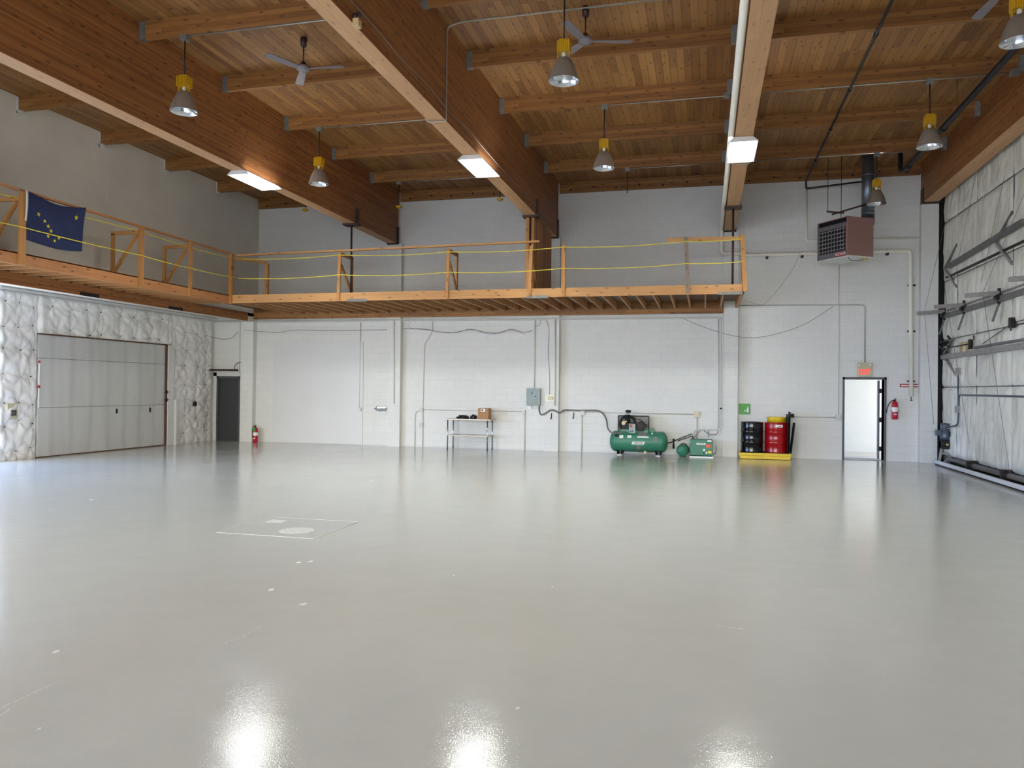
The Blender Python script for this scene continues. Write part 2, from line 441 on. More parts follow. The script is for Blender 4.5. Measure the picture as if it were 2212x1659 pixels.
# back wall with openings for the two doors
D1 = (-15.45, -14.58, 2.10)   # dark door x0,x1,top
D2 = (3.60, 4.57, 2.14)
bw = MB()
def wall_x(mb, x0, x1, z0, z1, y0, y1, holes):
    xs = sorted(set([x0, x1]+[h[0] for h in holes]+[h[1] for h in holes]))
    for a, b in zip(xs, xs[1:]):
        hz = [h for h in holes if h[0] <= a+1e-6 and h[1] >= b-1e-6]
        zb = hz[0][2] if hz else z0
        mb.box((a, y0, zb), (b, y1, z1))
wall_x(bw, XLL-.3, 5.80, 0, ZC, YW, YW+.3, [D1, D2])
wall_back = struct('wall_back', bw, 'white_block')
ORG['wall_back'] = Vector((0,0,0))
for x0, x1, zt in ((-14.45, -14.02, 3.95), (-9.38, -8.98, 6.17), (-4.50, -4.09, 6.17), (.47, .86, 6.17), (5.38, 5.79, 6.68)):
    part('pilaster', MB().box((x0, YP, 0), (x1, YW+.01, zt)), 'white_block', wall_back)
part('smooth_panel', MB().box((-13.4, YW-.025, .02), (-10.28, YW+.01, 3.2)), 'smooth_white', wall_back, label='smooth painted infill panel of a blocked-up opening')
part('wall_band', MB().box((-13.9, YW-.04, 3.80), (.47, YW+.01, 3.98)), 'white_paint', wall_back)
# small extension left of the upper wall
struct('wall_left', MB().box((XLU-.25, YB, 3.84), (XLU, YW, ZC)), 'grey_plaster')
wl = MB().box((XLL-.3, OPL[1], 0), (XLL, YW, 4.1)); wl.box((XLL-.3, OPL[0], OPL[2]), (XLL, OPL[1], 4.1)); wl.box((XLL-.3, YB, 0), (XLL, OPL[0], 4.1))
struct('wall_left_lower', wl, 'white_block_side')
struct('ceiling_lower', MB().box((XLL-.3, YB, 4.0), (XLU, YW, 4.1)), 'grey_plaster')
rw = MB(); wall_x(rw, XLL-.3, OPR[0], 0, ZC, YB-.2, YB, []); wall_x(rw, OPR[1], XR+.3, 0, ZC, YB-.2, YB, []); rw.box((OPR[0], YB-.2, OPR[2]), (OPR[1], YB, ZC))
struct('wall_rear', rw, 'white_block')
struct('wall_right', MB().box((XR+.12, YB, 0), (XR+.3, YW+.3, ZC)), 'dark_steel')
# baseboard-like painted kerb along the back wall
struct('baseboard_back', MB().box((-10.2, YW-.012, 0), (-9.38, YW, .05)).box((-8.98, YW-.012, 0), (-4.5, YW, .05)).box((-4.09, YW-.012, 0), (.47, YW, .05)), 'white_paint')
# ground and building outside
struct('ground', MB().box((-60, -60, -.25), (40, YB-.2, -.03)).box((-60, YB-.2, -.25), (XLL-.3, 60, -.03)).box((XLL-.3, YW+.3, -.25), (40, 60, -.03)), 'concrete_out')
struct('added_daylight_block', MB().box((D1[0]-.1, YW+.3, -.03), (D1[1]+.1, YW+.35, 2.4)), 'dark_steel')  # unseen sheet behind the dark door, added to keep outside light out
struct('trim_1', MB().box((5.80, YW-.04, 0), (6.3, YW+.3, ZC)), 'black')
struct('added_sky_blocker', MB().box((-1.5, YW+.3, 3.1), (9.5, 25.62, 3.25)), 'outside_wall')  # unseen canopy added to cut the sky light behind the open door
struct('wall_outside', MB().box((1.0, 25.6, -.1), (3.63, 25.9, 4.0)).box((3.63, 25.62, -.1), (10, 25.9, 4.0)), 'outside_wall')
od = thing('door_5', None, None, (2.9, 25.6, 0), kind='structure')
part('door_leaf', MB().box((2.75, 25.56, 0), (3.60, 25.6, 2.15)), 'outside_wall', od)
for z in (1.05, 1.19):
    part('knob', MB().cyl((3.53, 25.56, z), (3.53, 25.5, z), .035), 'grey_steel', od)
part('latch_guard', MB().box((3.62, 25.53, .98), (3.65, 25.6, 1.25)), 'grey_steel', od)

# door 1: dark grey closed door at the left end
d1 = thing('door_1', None, None, (-15.0, YW, 0), kind='structure')
x0, x1, zt = D1
part('door_frame', MB().box((x0, YW-.03, 0), (x0+.06, YW+.15, zt)).box((x1-.06, YW-.03, 0), (x1, YW+.15, zt)).box((x0, YW-.03, zt-.07), (x1, YW+.15, zt)), 'door_frame_grey', d1)
part('door_leaf', MB().box((x0+.06, YW+.05, 0), (x1-.06, YW+.1, zt-.07)), 'door_grey', d1)
part('door_knob', MB().lathe([(.012, 0), (.012, -.03), (.03, -.045), (.03, -.06), (.01, -.07)], (x1-.13, YW+.05, 1.02), 14, 'Y'), 'stainless', d1)
part('door_surround', MB().box((x0-.12, YW-.03, 0), (x0, YW, zt+.12)).box((x1, YW-.03, 0), (x1+.1, YW, zt+.12)).box((x0-.12, YW-.03, zt), (x1+.1, YW, zt+.14)), 'white_paint', d1)
# door 2: open door with daylight
d2 = thing('door_2', None, None, (4.08, YW, 0), kind='structure')
x0, x1, zt = D2; F = .055
part('door_frame', MB().box((x0-.05, YW-.03, 0), (x0, YW+.3, zt+.06)).box((x1, YW-.03, 0), (x1+.05, YW+.3, zt+.06)).box((x0-.05, YW-.03, zt), (x1+.05, YW+.3, zt+.06)), 'door_frame_grey', d2)
ld = Vector((4.42, 22.35, 0)); ld = Vector((ld.x, ld.y, 0)).normalized(); ld = Vector((math.sin(math.atan2(ld.x, ld.y)-.02), math.cos(math.atan2(ld.x, ld.y)-.02), 0))
leafp = Vector((4.50, YW+.3, 0))
lf = MB(); lf.beam(leafp+Vector((0,0,1.07)), leafp+ld*.92+Vector((0,0,1.07)), .045, 2.1)
lfo = part('door_leaf', lf, 'door_frame_grey', d2)
for z in (.3, 1.07, 1.84):
    part('hinge', MB().box((4.50, YW+.26, z-.06), (4.575, YW+.30, z+.06)), 'dark_steel', lfo)
part('threshold', MB().box((x0, YW, 0), (x1, YW+.3, .012)), 'galvanised', d2)

# door 3: sectional steel door in the lower left wall
Y0, Y1, ZT = 15.15, 19.62, 2.97
d3 = thing('door_3', None, None, (XLL, (Y0+Y1)/2, 0), kind='structure')
for z0, z1 in ((0.02, 1.20), (1.21, 2.40), (2.41, ZT)):
    part('door_panel', MB().box((XLL, Y0, z0), (XLL+.05, Y1, z1)), 'sectional_door_paint', d3, bevel=.006)
part('side_track', MB().box((XLL, Y1, .0), (XLL+.10, Y1+.05, ZT)), 'rust', d3, label='rusty brown side track')
part('head_angle', MB().box((XLL, Y0, ZT), (XLL+.09, Y1+.05, ZT+.03)), 'rust', d3)
part('weather_strip', MB().box((XLL+.0, Y0, 0), (XLL+.07, Y1, .022)), 'rust', d3)
part('door_jamb', MB().box((XLL, Y1+.05, 0), (XLL+.13, Y1+.32, ZT)), 'white_paint', d3)
for y in (17.7, 19.0):
    part('pull_handle', MB().box((XLL+.05, y-.02, 1.00), (XLL+.075, y+.02, 1.13)), 'black', d3)
for z in (1.58, 1.35):
    part('latch_bolt', MB().cyl((XLL+.12, Y1-.10, z), (XLL+.12, Y1+.14, z), .012).cyl((XLL+.1, Y1+.02, z-.05), (XLL+.1, Y1+.02, z+.05), .03), 'dark_steel', d3)

# quilted insulation sheeting on the lower left wall
PINS = []
for y in [14.25, 14.62, 15.0]:
    for z in (.25, .85, 1.35, 2.0, 2.6, 3.15, 3.62): PINS.append((y+random.uniform(-.06, .06), z+random.uniform(-.08, .08)))
for y in [15.6, 16.1, 16.65, 17.2, 17.75, 18.3, 18.9, 19.45]:
    for z in (3.1, 3.68): PINS.append((y+random.uniform(-.1, .1), z+random.uniform(-.05, .05)))
for y in [20.02, 20.55, 21.1, 21.6]:
    for z in (.32, .8, 1.3, 1.8, 2.35, 2.9, 3.45): PINS.append((y+random.uniform(-.06, .06), z+random.uniform(-.06, .06)))
SEAMS = [15.05, 17.05, 18.45, 19.75]
def puff(y, z):
    d = .085
    for (py, pz) in PINS:
        dy, dz = y-py, z-pz; r2 = dy*dy+dz*dz
        if r2 < .8:
            r = math.sqrt(r2); d -= .05*math.exp(-r2/.02)
            an = math.atan2(dz, dy); ph = (py*7.3+pz*3.1)
            d += .022*math.sin(an*6+ph)*math.exp(-r/.35)*min(1, r/.05)
    for sy in SEAMS: d -= .028*math.exp(-((y-sy)/.035)**2)
    d += .02*noise.noise(Vector((y*2.2, z*2.2, 3.1)))+.012*noise.noise(Vector((y*3+z*4, z*9-y*3, 1.7)))
    q = noise.noise(Vector((y*1.5, z*1.2, 9))); d += .010*math.sin(z*30+y*14+q*9)*max(0, q+.25)
    return d
def sheet(y0, y1, z0, z1):
    nu, nv = max(2, int((y1-y0)/.035)), max(2, int((z1-z0)/.035))
    def fn(u, v):
        y, z = y0+(y1-y0)*u, z0+(z1-z0)*v
        e = min(1, min(y-y0, y1-y, z-z0+.04, z1-z)/.08+.25)
        return (XLL+max(.012, puff(y, z)*e), y, z)
    m = MB(); m.grid(fn, nu, nv); return m
ins = thing('wall_insulation', 'wrinkled white vinyl insulation sheeting pinned to the lower left wall around the steel door', 'insulation', (XLL, 17, 0))
for a in ((OPL[1]+.02, Y0-.02, 0, 3.93), (Y0-.02, Y1+.32, ZT+.03, 3.93), (Y1+.32, 21.85, 0, 3.93)):
    part('insulation_sheet', sheet(*a), 'insulation_vinyl', ins)
for (y, z) in PINS: part('pin', MB().cyl((XLL+.02, y, z), (XLL+.052, y, z), .013, n=8), 'dark_steel', ins)
part('top_batten', MB().box((XLL, OPL[1], 3.93), (XLL+.11, 21.85, 3.99)), 'white_paint', ins)

# ================================================================ ROOF TIMBERS
BEAMS = [(-9.40, -9.10, 6.17), (-4.45, -4.16, 6.17), (.46, .76, 6.17), (5.40, 5.75, 6.70)]
bl = ['deep glulam roof beam at the left, the bay nearest the blue flag', 'deep glulam roof beam over the wood-clad mezzanine post',
      'deep glulam roof beam with the thick white pipe along it', 'glulam roof beam above the insulated hangar door']
for i, ((a, b, z), lb) in enumerate(zip(BEAMS, bl)):
    t = thing('glulam_beam', lb, 'roof beam', ((a+b)/2, 10, z))
    part('beam_timber', MB().box((a, YB, z), (b, YP if i < 3 else YP+.15, ZC)), 'glulam_y', t, bevel=.006)
    part('bottom_lamination', MB().box((a+.001, YB, z-.004), (b-.001, (YP if i < 3 else YP+.15)-.13, z+.0)), 'pale_lamination', t, label='paler bottom lamination')
    if i < 3:
        c = (a+b)/2
        part('beam_shoe', MB().box((a-.02, YP-.12, z-.02), (a, YP+.02, z+.5)).box((b, YP-.12, z-.02), (b+.02, YP+.02, z+.5)).box((a-.02, YP-.12, z-.03), (b+.02, YP+.02, z)), 'dark_steel', t)
        YJ = 18.95
        part('splice_bracket', MB().box((a-.025, YJ-.08, z-.02), (a, YJ+.1, z+.4)).box((b, YJ-.08, z-.02), (b+.025, YJ+.1, z+.4)).box((a-.05, YJ-.14, z-.05), (b+.05, YJ+.16, z)), 'brown_steel', t)
    else:
        part('beam_shoe', MB().box((a-.02, YP-.15, z-.02), (a, YP+.1, z+.35)).box((a-.02, YP-.15, z-.03), (b+.2, YP+.1, z)), 'dark_steel', t)
tr = ['dark steel hanger rod from the leftmost glulam beam to the mezzanine', 'dark steel hanger rod in front of the wood-clad post', 'dark steel hanger rod near the free end of the mezzanine']
for i in range(3):
    a, b, z = BEAMS[i]; c = (a+b)/2 if i != 1 else -4.31; yy = 18.95 if i != 1 else 18.86
    solo('hanger_rod', MB().cyl((c, yy, ZMT-.02), (c, yy, z-.05), .026, n=10).box((c-.06, yy-.05, ZMT-.01), (c+.06, yy+.05, ZMT+.02)), 'brown_steel', tr[i], 'steel rod', 'steel rods hanging the mezzanine from the beams')

PY = [21.98-.04]  # wall ledger handled apart
ROWS = [19.80, 17.55, 15.30, 13.05, 10.80, 8.55, 6.30]
BAYS = [(-13.98, -9.40, 'left bay against the plaster wall'), (-9.10, -4.45, 'bay between the first and second beams'),
        (-4.16, .46, 'bay between the second and white-pipe beams'), (.76, 5.40, 'bay beside the hangar door')]
def hanger(x, s, y):
    return MB().box((x, y-.052, ZPB-.008), (x+s*.10, y+.052, ZPB)).box((x, y-.056, ZPB-.008), (x+s*.10, y-.045, ZC-.02)).box((x, y+.045, ZPB-.008), (x+s*.10, y+.056, ZC-.02))
for bi, (a, b, nm) in enumerate(BAYS):
    for ri, y in enumerate(ROWS):
        t = thing('roof_purlin', 'brown roof purlin, %s from the back wall, %s' % (ORD[ri], nm), 'purlin', ((a+b)/2, y, ZPB), 'roof purlins')
        part('purlin_timber', MB().box((a+.004, y-.045, ZPB), (b-.004, y+.045, ZC-.001)), 'glulam_x', t)
        if bi > 0: part('joist_hanger', hanger(a, 1, y), 'galvanised', t)
        else: part('wall_shoe', MB().box((a, y-.07, ZPB-.05), (a+.03, y-.045, ZC-.02)).box((a, y-.07, ZPB-.05), (a+.1, y+.06, ZPB)), 'white_paint', t)
        part('joist_hanger', hanger(b, -1, y), 'galvanised', t)
    yl = YW-.07
    t = thing('wall_ledger', 'timber ledger at the top of the back wall, %s' % nm, 'ledger', ((a+b)/2, yl, ZPB), 'wall ledgers')
    part('ledger_timber', MB().box((a+.02, yl-.03, ZPB), (b-.02, YW-.002, ZC-.001)), 'glulam_x', t)
    k = int((b-a)/.62)
    for j in range(k):
        x = a+.35+j*(b-a-.7)/(k-1)
        part('bolt_head', MB().cyl((x, yl-.03, ZPB+.07+.05*(j % 2)), (x, yl-.045, ZPB+.07+.05*(j % 2)), .028, n=8), 'dark_steel', t)

# wood-clad post under the second beam
t = thing('clad_post', 'narrow wood-planked post wall standing on the mezzanine under the second glulam beam', 'post', (-4.3, 20, ZMT))
part('planking', MB().box((-4.215, 19.02, ZMT), (-4.195, 21.05, 6.12)), 'plank_z', t)
part('end_stud', MB().box((-4.44, 18.93, ZMT), (-4.22, 19.02, 6.12)), 'lumber_z', t)
part('back_planking', MB().box((-4.45, 19.02, ZMT), (-4.43, 21.05, 6.12)), 'plank_z', t)

# ================================================================ MEZZANINE
XE = .86
t = thing('mezzanine', 'L-shaped timber storage mezzanine running along the back and left walls', 'mezzanine', (-6, 20, ZM))
part('back_rim', MB().box((XM, YM, ZM), (XE, YM+.04, ZMT)), 'lumber_x', t)
part('left_rim', MB().box((XM-.04, 4.0, ZM-.02), (XM, YM+.04, ZMT)), 'lumber_y', t)
part('end_rim', MB().box((XE-.04, YM, ZM), (XE, YP, ZMT)), 'joist_wood', t)
part('back_ledger', MB().box((XLU, YP-.05, ZM-.14), (.46, YP-.002, ZMT-.02)), 'glulam_x', t)
part('left_header', MB().box((XLU, 4.0, 3.83), (XLU+.09, 21.3, 4.08)), 'glulam_y', t)
part('deck_sheeting', MB().box((XM+.005, YM+.04, ZMT-.03), (XE, YW-.06, ZMT-.008)), 'plywood_dark', t)
part('deck_sheeting', MB().box((XLU+.002, 4.0, ZMT-.03), (XM-.0, YW-.06, ZMT-.008)), 'plywood_dark', t)
x = XE-.06; n = 0
while x > XM+.1:
    part('joist', MB().box((x-.02, YM+.04, ZM), (x+.02, YP-.05, ZMT-.03)), 'joist_wood', t)
    if n % 1 == 0: part('joist_hanger', MB().box((x-.03, YP-.11, ZM-.006), (x+.03, YP-.05, ZM)).box((x-.03, YP-.09, ZM-.006), (x-.022, YP-.05, ZMT-.06)), 'light_steel', t)
    x -= .406; n += 1
y = YM-.1
while y > 9.5:
    part('joist', MB().box((XLU+.0, y-.02, ZM-.01), (XM-.04, y+.02, ZMT-.03)), 'glulam_x', t)
    y -= .406
for xx in (-8.9, -4.05, .55):
    part('rim_saddle', MB().box((xx-.28, YM-.012, ZM-.02), (xx+.28, YM+.05, ZM+.045)), 'grey_steel', t)
for yy in (14.95, 17.95):
    part('header_plate', MB().box((XLU+.09, yy-.32, 3.82), (XLU+.10, yy+.25, 3.90)), 'dark_steel', t)

# guard rails
ZR = 5.36
t = thing('guard_rail', 'timber guard rail with paired posts along the back mezzanine edge', 'railing', (-6, YM, ZM))
P0 = onY(517, 548, YM); P1 = onY(1166, 522, YM)
part('top_rail', MB().beam((P0.x-.05, YM-.02, ZR), (P1.x, YM-.02, P1.z), .09, .045), 'lumber_x', t)
for px in (733.5, 967.5, 1146):
    X = onY(px, 600, YM).x
    part('post', MB().beam((X-.02, YM-.025, ZM+.02), (X+.02, YM-.025, ZR-.02), .085, .045, up=(0,1,0)), 'lumber_z', t)
    part('back_post', MB().box((X-.02, YM+.68, ZMT-.01), (X+.02, YM+.77, ZR-.03)), 'lumber_z', t)
    part('tie', MB().beam((X, YM, ZR-.05), (X, YM+.77, ZR-.05), .04, .09), 'lumber_y', t)
    part('brace', MB().beam((X+.03, YM+.03, ZR-.35), (X+.03, YM+.7, ZMT+.02), .04, .085), 'lumber_z', t)
X = onY(1217, 600, YM).x
part('post', MB().box((X-.045, YM-.045, ZM), (X+.045, YM, 5.34)), 'lumber_z', t)
t = thing('guard_rail', 'short loose guard rail with weathered leaning post at the free end of the mezzanine', 'railing', (0, YM, ZM))
a_, b_ = onY(1442, 518, YM), onY(1604, 514.5, YM)
part('top_rail', MB().beam((a_.x, YM+.02, a_.z), (b_.x, YM+.02, b_.z), .04, .09), 'lumber_x', t)
a_, b_ = onY(1482, 513, YM), onY(1486, 633, YM)
part('post', MB().beam((b_.x, YM-.025, b_.z), (a_.x, YM-.025, a_.z), .095, .045, up=(0,1,0)), 'weathered', t, label='weathered grey post')
a_, b_ = onY(1603, 508, YM), onY(1610, 630, YM)
part('post', MB().beam((b_.x, YM-.03, b_.z), (a_.x, YM-.03, a_.z), .10, .06, up=(0,1,0)), 'lumber_z', t)
part('back_post', MB().box((XE-.05, YM+.6, ZMT-.01), (XE-.01, YM+.69, 5.1)), 'lumber_z', t)
t = thing('guard_rail', 'timber guard rail with braced posts along the left mezzanine edge carrying the flag', 'railing', (XM, 15, ZM))
part('top_rail', MB().beam((XM-.02, 7.0, ZR+.15), (XM-.02, YM, ZR+.06), .09, .04), 'lumber_y', t)
LP = [9.6, onX(46, 500, XM).y, onX(303, 550, XM).y, onX(410, 570, XM).y]
for i, yy in enumerate(LP):
    part('post', MB().box((XM-.0, yy-.07 if i < 3 else yy-.045, ZM-.01), (XM+.045, yy+.07 if i < 3 else yy+.045, ZR+.08)), 'lumber_z', t)
    part('back_post', MB().box((XM-.77, yy-.05, ZMT-.01), (XM-.68, yy-.01, ZR-.06)), 'lumber_z', t)
    part('tie', MB().beam((XM, yy-.03, ZR-.05), (XM-.77, yy-.03, ZR-.05), .04, .09), 'lumber_x', t)
    part('brace', MB().beam((XM-.03, yy-.08, ZR-.12), (XM-.70, yy-.08, ZMT+.02), .04, .085, up=(0,1,0)), 'lumber_z', t)
t2 = MB().box((XM-.03, YM-.05, ZM-.02), (XM+.08, YM+.05, ZR+.05)); part('corner_post', t2, 'lumber_z', t)
part('back_post', MB().box((XM+.5, YM+.9, ZMT-.01), (XM+.6, YM+.98, ZR-.08)), 'lumber_z', t)
part('tie', MB().beam((XM, YM, ZR-.05), (XM+.56, YM+.95, ZR-.05), .04, .08), 'lumber_x', t)

def rope(nm, pts, sag=.03):
    out = []
    for a, b in zip(pts, pts[1:]):
        L = (b-a).length
        for i in range(8):
            u = i/8; p = a.lerp(b, u); p = p-Vector((0,0,sag*4*u*(1-u)*min(1, L/2.5))); out.append(p)
    out.append(pts[-1]); solo('rope', MB().tube(out, .011, 6), 'yellow_rope', nm, 'rope', 'yellow ropes strung along the mezzanine')
YRp = YM-.055
rope('upper yellow rope along the back mezzanine edge', [onY(*p, YRp) for p in ((515, 559), (733, 550.5), (967, 544), (1217, 533.5), (1484, 521), (1604, 516))], .05)
rope('lower yellow rope along the back mezzanine edge', [onY(*p, YRp) for p in ((515, 601), (733, 593.5), (967, 588), (1217, 579.5), (1484, 569), (1607, 564.5))], .05)
rope('upper yellow rope along the left mezzanine edge, passing behind the flag', [onX(*p, XM-.06) for p in ((-60, 402), (46, 429), (300, 498.5), (408, 533), (509, 559.5))], .02)
rope('lower yellow rope along the left mezzanine edge, passing in front of the flag', [onX(*p, XM+.085) for p in ((-60, 465), (46, 490), (303, 551), (410, 579), (514, 601))], .02)

# flag
FX = XM+.055
c00, c10, c01, c11 = onX(61, 413, FX), onX(186, 448.5, FX), onX(55.5, 517, FX), onX(175.5, 543.5, FX)
def flagpt(u, v, off=0):
    a = c00.lerp(c10, u); b = c01.lerp(c11, u)
    p = a.lerp(b, v); p.z -= .10*math.sin(math.pi*u)**1.0*(1-v*.45)-.0
    w = .014*math.sin(u*9+v*5)+.016*math.sin(v*6-u*3+1)*math.sin(math.pi*u)
    p.x += w+off; return p
ft = thing('flag', 'dark blue flag with eight gold stars hanging from the left mezzanine rail', 'flag', tuple(c00.lerp(c11, .5)))
fm = MB(); fm.grid(lambda u, v: flagpt(u, v), 40, 30); part('cloth', fm, 'flag_blue', ft, solid=.003)
hm = MB(); hm.grid(lambda u, v: flagpt(-.035+.035*u, v*.62, .002), 2, 20); part('hoist_band', hm, 'flag_white', ft, solid=.004)
sm = MB()
def star(u0, v0, r):
    asp = (c01-c00).length/(c10-c00).length
    vs = [flagpt(u0, v0, .004)]
    for k in range(10):
        rr = r if k % 2 == 0 else r*.42; an = math.pi/5*k
        vs.append(flagpt(u0+rr*math.sin(an), v0-rr*math.cos(an)/asp, .004))
    m = MB(); m.add(vs, [(0, 1+k, 1+(k+1) % 10) for k in range(10)]); return m
for u, v, r in ((.185, .37, .034), (.30, .46, .030), (.36, .545, .033), (.41, .635, .034), (.37, .765, .030), (.56, .745, .032), (.49, .83, .030), (.83, .235, .044)):
    part('star', star(u, v, r), 'flag_gold', ft, solid=.002)

# ================================================================ LAMPS
def high_bay(x, y, zr, label, full=True, top=ZPB, zbal=None):
    t = thing('high_bay_lamp', label, 'pendant lamp', (x, y, zr), 'high bay pendant lamps')
    zb = zr+.34
    prof = [(.075, .32), (.095, .31), (.125, .26), (.165, .17), (.195, .08), (.215, 0)]
    part('reflector', MB().lathe(prof+[(.219, -.006), (.215, -.006)], (x, y, zr), 32), 'dome_outer', t)
    inn = [(.02, .31)]+[(r-.008, h-.002) for r, h in prof[1:]]+[(.2165, -.006)]
    part('reflector_lining', MB().lathe(inn, (x, y, zr), 32), 'dome_inner', t)
    part('bulb', MB().lathe([(.004, .07), (.035, .085), (.05, .13), (.04, .2), (.02, .25), (.02, .31)], (x, y, zr), 16), 'lamp_glass', t)
    part('socket', MB().cyl((x, y, zr+.3), (x, y, zr+.42), .03), 'white_ceramic', t)
    bal = MB().box((x-.085, y-.07, zr+.40), (x+.085, y+.07, zr+.55)); bal.box((x-.06, y-.05, zr+.55), (x+.06, y+.05, zr+.585))
    for k in range(7):
        xx = x-.082+k*.0273; bal.box((xx-.005, y-.088, zr+.395), (xx+.005, y+.088, zr+.56))
    for s in (-1, 1): bal.beam((x+s*.088, y, zr+.42), (x+s*.082, y, zr+.30), .012, .05, up=(0,1,0))
    part('ballast_housing', bal, 'yellow_paint', t)
    part('stem', MB().cyl((x, y, zr+.58), (x, y, top), .011, n=10), 'dark_steel', t)
    part('junction_box', MB().box((x-.06, y-.05, top-.09), (x+.06, y+.05, top)), 'galvanised', t)
high_bay(-8.27, 10.8, 6.235, 'unlit grey dome lamp hanging at the upper left in front of the first glulam beam')
high_bay(-8.27, 15.3, 6.235, 'unlit grey dome lamp hanging between the two left tube lights')
high_bay(-2.0, 10.8, 6.19, 'unlit grey dome lamp at the top centre, nearest the ceiling fan')
high_bay(-2.0, 15.3, 6.21, 'unlit grey dome lamp hanging between the second beam and the white-pipe beam')
high_bay(3.9, 19.75, 6.27, 'unlit grey dome lamp hanging in front of the heater flue')
high_bay(3.9, 15.3, 6.25, 'unlit grey dome lamp hanging at the right before the slanting dark pipe')
high_bay(3.76, 10.8, 6.18, 'unlit grey dome lamp in the top right corner')
def stub(x, y, z0, label, plate=True):
    t = thing('lamp_stem', label, 'pendant stem', (x, y, z0), 'pendant stems left without lamps')
    part('stem', MB().cyl((x, y, z0), (x, y, ZPB), .011, n=8), 'dark_steel', t)
    part('junction_box', MB().box((x-.06, y-.05, ZPB-.08), (x+.06, y+.05, ZPB)), 'galvanised', t)
    if plate: part('mounting_plate', MB().box((x-.075, y-.06, z0-.03), (x+.075, y+.06, z0+.01)).box((x-.04, y-.04, z0-.06), (x+.03, y+.04, z0-.03)), 'yellow_paint', t)
stub(-8.25, 19.8, 6.80, 'bare pendant stem with yellow plate beside the far end of the first glulam beam')
stub(-1.98, 19.8, 6.84, 'bare rod end with no plate hanging before the back wall ledger', False)
stub(-5.36, 19.8, 6.86, 'bare pendant stem with yellow plate just below the second tube light')
stub(-11.11, 19.8, 6.84, 'bare pendant stem with yellow plate behind the leftmost tube light')

def tube_light(xc, label, y0=13.75):
    y1, z = y0+1.23, 6.075
    t = thing('tube_light', label, 'fluorescent light', (xc, (y0+y1)/2, z), 'lit tube lights under the beams')
    w = .25
    part('housing', MB().prism([(xc-w, z+.01), (xc-w*.62, z+.085), (xc+w*.62, z+.085), (xc+w, z+.01), (xc+w, z), (xc+w-.01, z), (xc+w*.6, z+.07), (xc-w*.6, z+.07), (xc-w+.01, z), (xc-w, z)], 'Y', y0, y1), 'white_paint', t)
    part('end_plate', MB().prism([(xc-w, z), (xc-w, z+.01), (xc-w*.62, z+.085), (xc+w*.62, z+.085), (xc+w, z+.01), (xc+w, z)], 'Y', y0-.005, y0), 'white_paint', t)
    part('end_plate', MB().prism([(xc-w, z), (xc-w, z+.01), (xc-w*.62, z+.085), (xc+w*.62, z+.085), (xc+w, z+.01), (xc+w, z)], 'Y', y1, y1+.005), 'white_paint', t)
    for k in range(6):
        xx = xc-.2+k*.08
        part('tube', MB().cyl((xx, y0+.05, z+.035), (xx, y1-.05, z+.035), .014, n=10), 'tube_glow', t)
        if k < 5:
            part('reflector_fin', MB().prism([(xx+.04-.015, z+.065), (xx+.04, z+.012), (xx+.04+.015, z+.065)], 'Y', y0+.02, y1-.02), 'white_paint', t)
    ad = bpy.data.lights.new('tube_light_lamp', 'AREA'); ad.shape = 'RECTANGLE'; ad.size = .44; ad.size_y = 1.14
    ad.energy = TUBE_W*(1 if y0 > 10 else .4); ad.spread = math.radians(178); ad.color = (.985, 1, .87)
    ao = bpy.data.objects.new('tube_light_lamp', ad); COL.objects.link(ao); ao.parent = t; ao.location = (0, 0, .052)
TUBE_W = 350
tube_light(-9.24, 'glowing tube light under the first glulam beam, over the left mezzanine corner')
tube_light(-4.31, 'glowing tube light under the second glulam beam')
tube_light(.60, 'glowing tube light under the beam with the thick white pipe')
for xc_, nm_ in ((-9.24, 'first'), (-4.31, 'second'), (.60, 'third')):  # unseen nearer row, added to brighten the floor and walls
    tube_light(xc_, 'added tube light of an unseen nearer row, under the %s glulam beam' % nm_, 6.0)

def fan(x, y, ang, label):
    t = thing('ceiling_fan', label, 'ceiling fan', (x, y, 7.2), 'three-blade ceiling fans')
    part('canopy', MB().lathe([(.02, -.16), (.05, -.15), (.06, -.04), (.055, 0)], (x, y, ZC), 18), 'fan_dark', t)
    part('down_rod', MB().cyl((x, y, 7.30), (x, y, ZC-.1), .012, n=10), 'fan_dark', t)
    part('rod_cone', MB().lathe([(.085, 7.285), (.05, 7.34), (.015, 7.38)], (x, y, 0), 18), 'fan_dark', t)
    part('motor', MB().lathe([(.01, 7.185), (.07, 7.195), (.115, 7.225), (.125, 7.265), (.11, 7.285), (.02, 7.29)], (x, y, 0), 24), 'fan_paint', t)
    for k in range(3):
        a = ang+k*2*math.pi/3; d = Vector((math.cos(a), math.sin(a), 0)); s = Vector((-d.y, d.x, 0))
        m = MB(); vs = []
        for r, w in ((.10, .045), (.2, .055), (.45, .068), (.70, .072), (.74, .055)):
            for q in (-1, 1): vs.append(Vector((x, y, 7.235+q*.012))+d*r+s*w*q)
        m.add(vs, [(2*i, 2*i+1, 2*i+3, 2*i+2) for i in range(4)])
        part('blade', m, 'fan_paint', t, solid=.008)
fan(-6.75, 11.9, math.radians(5), 'three-blade ceiling fan in the bay left of the second beam')
fan(-1.87, 11.92, math.radians(14), 'three-blade ceiling fan beside the top centre dome lamp')
fan(3.86, 11.72, math.radians(97), 'ceiling fan cut off by the top edge at the right, one blade showing')

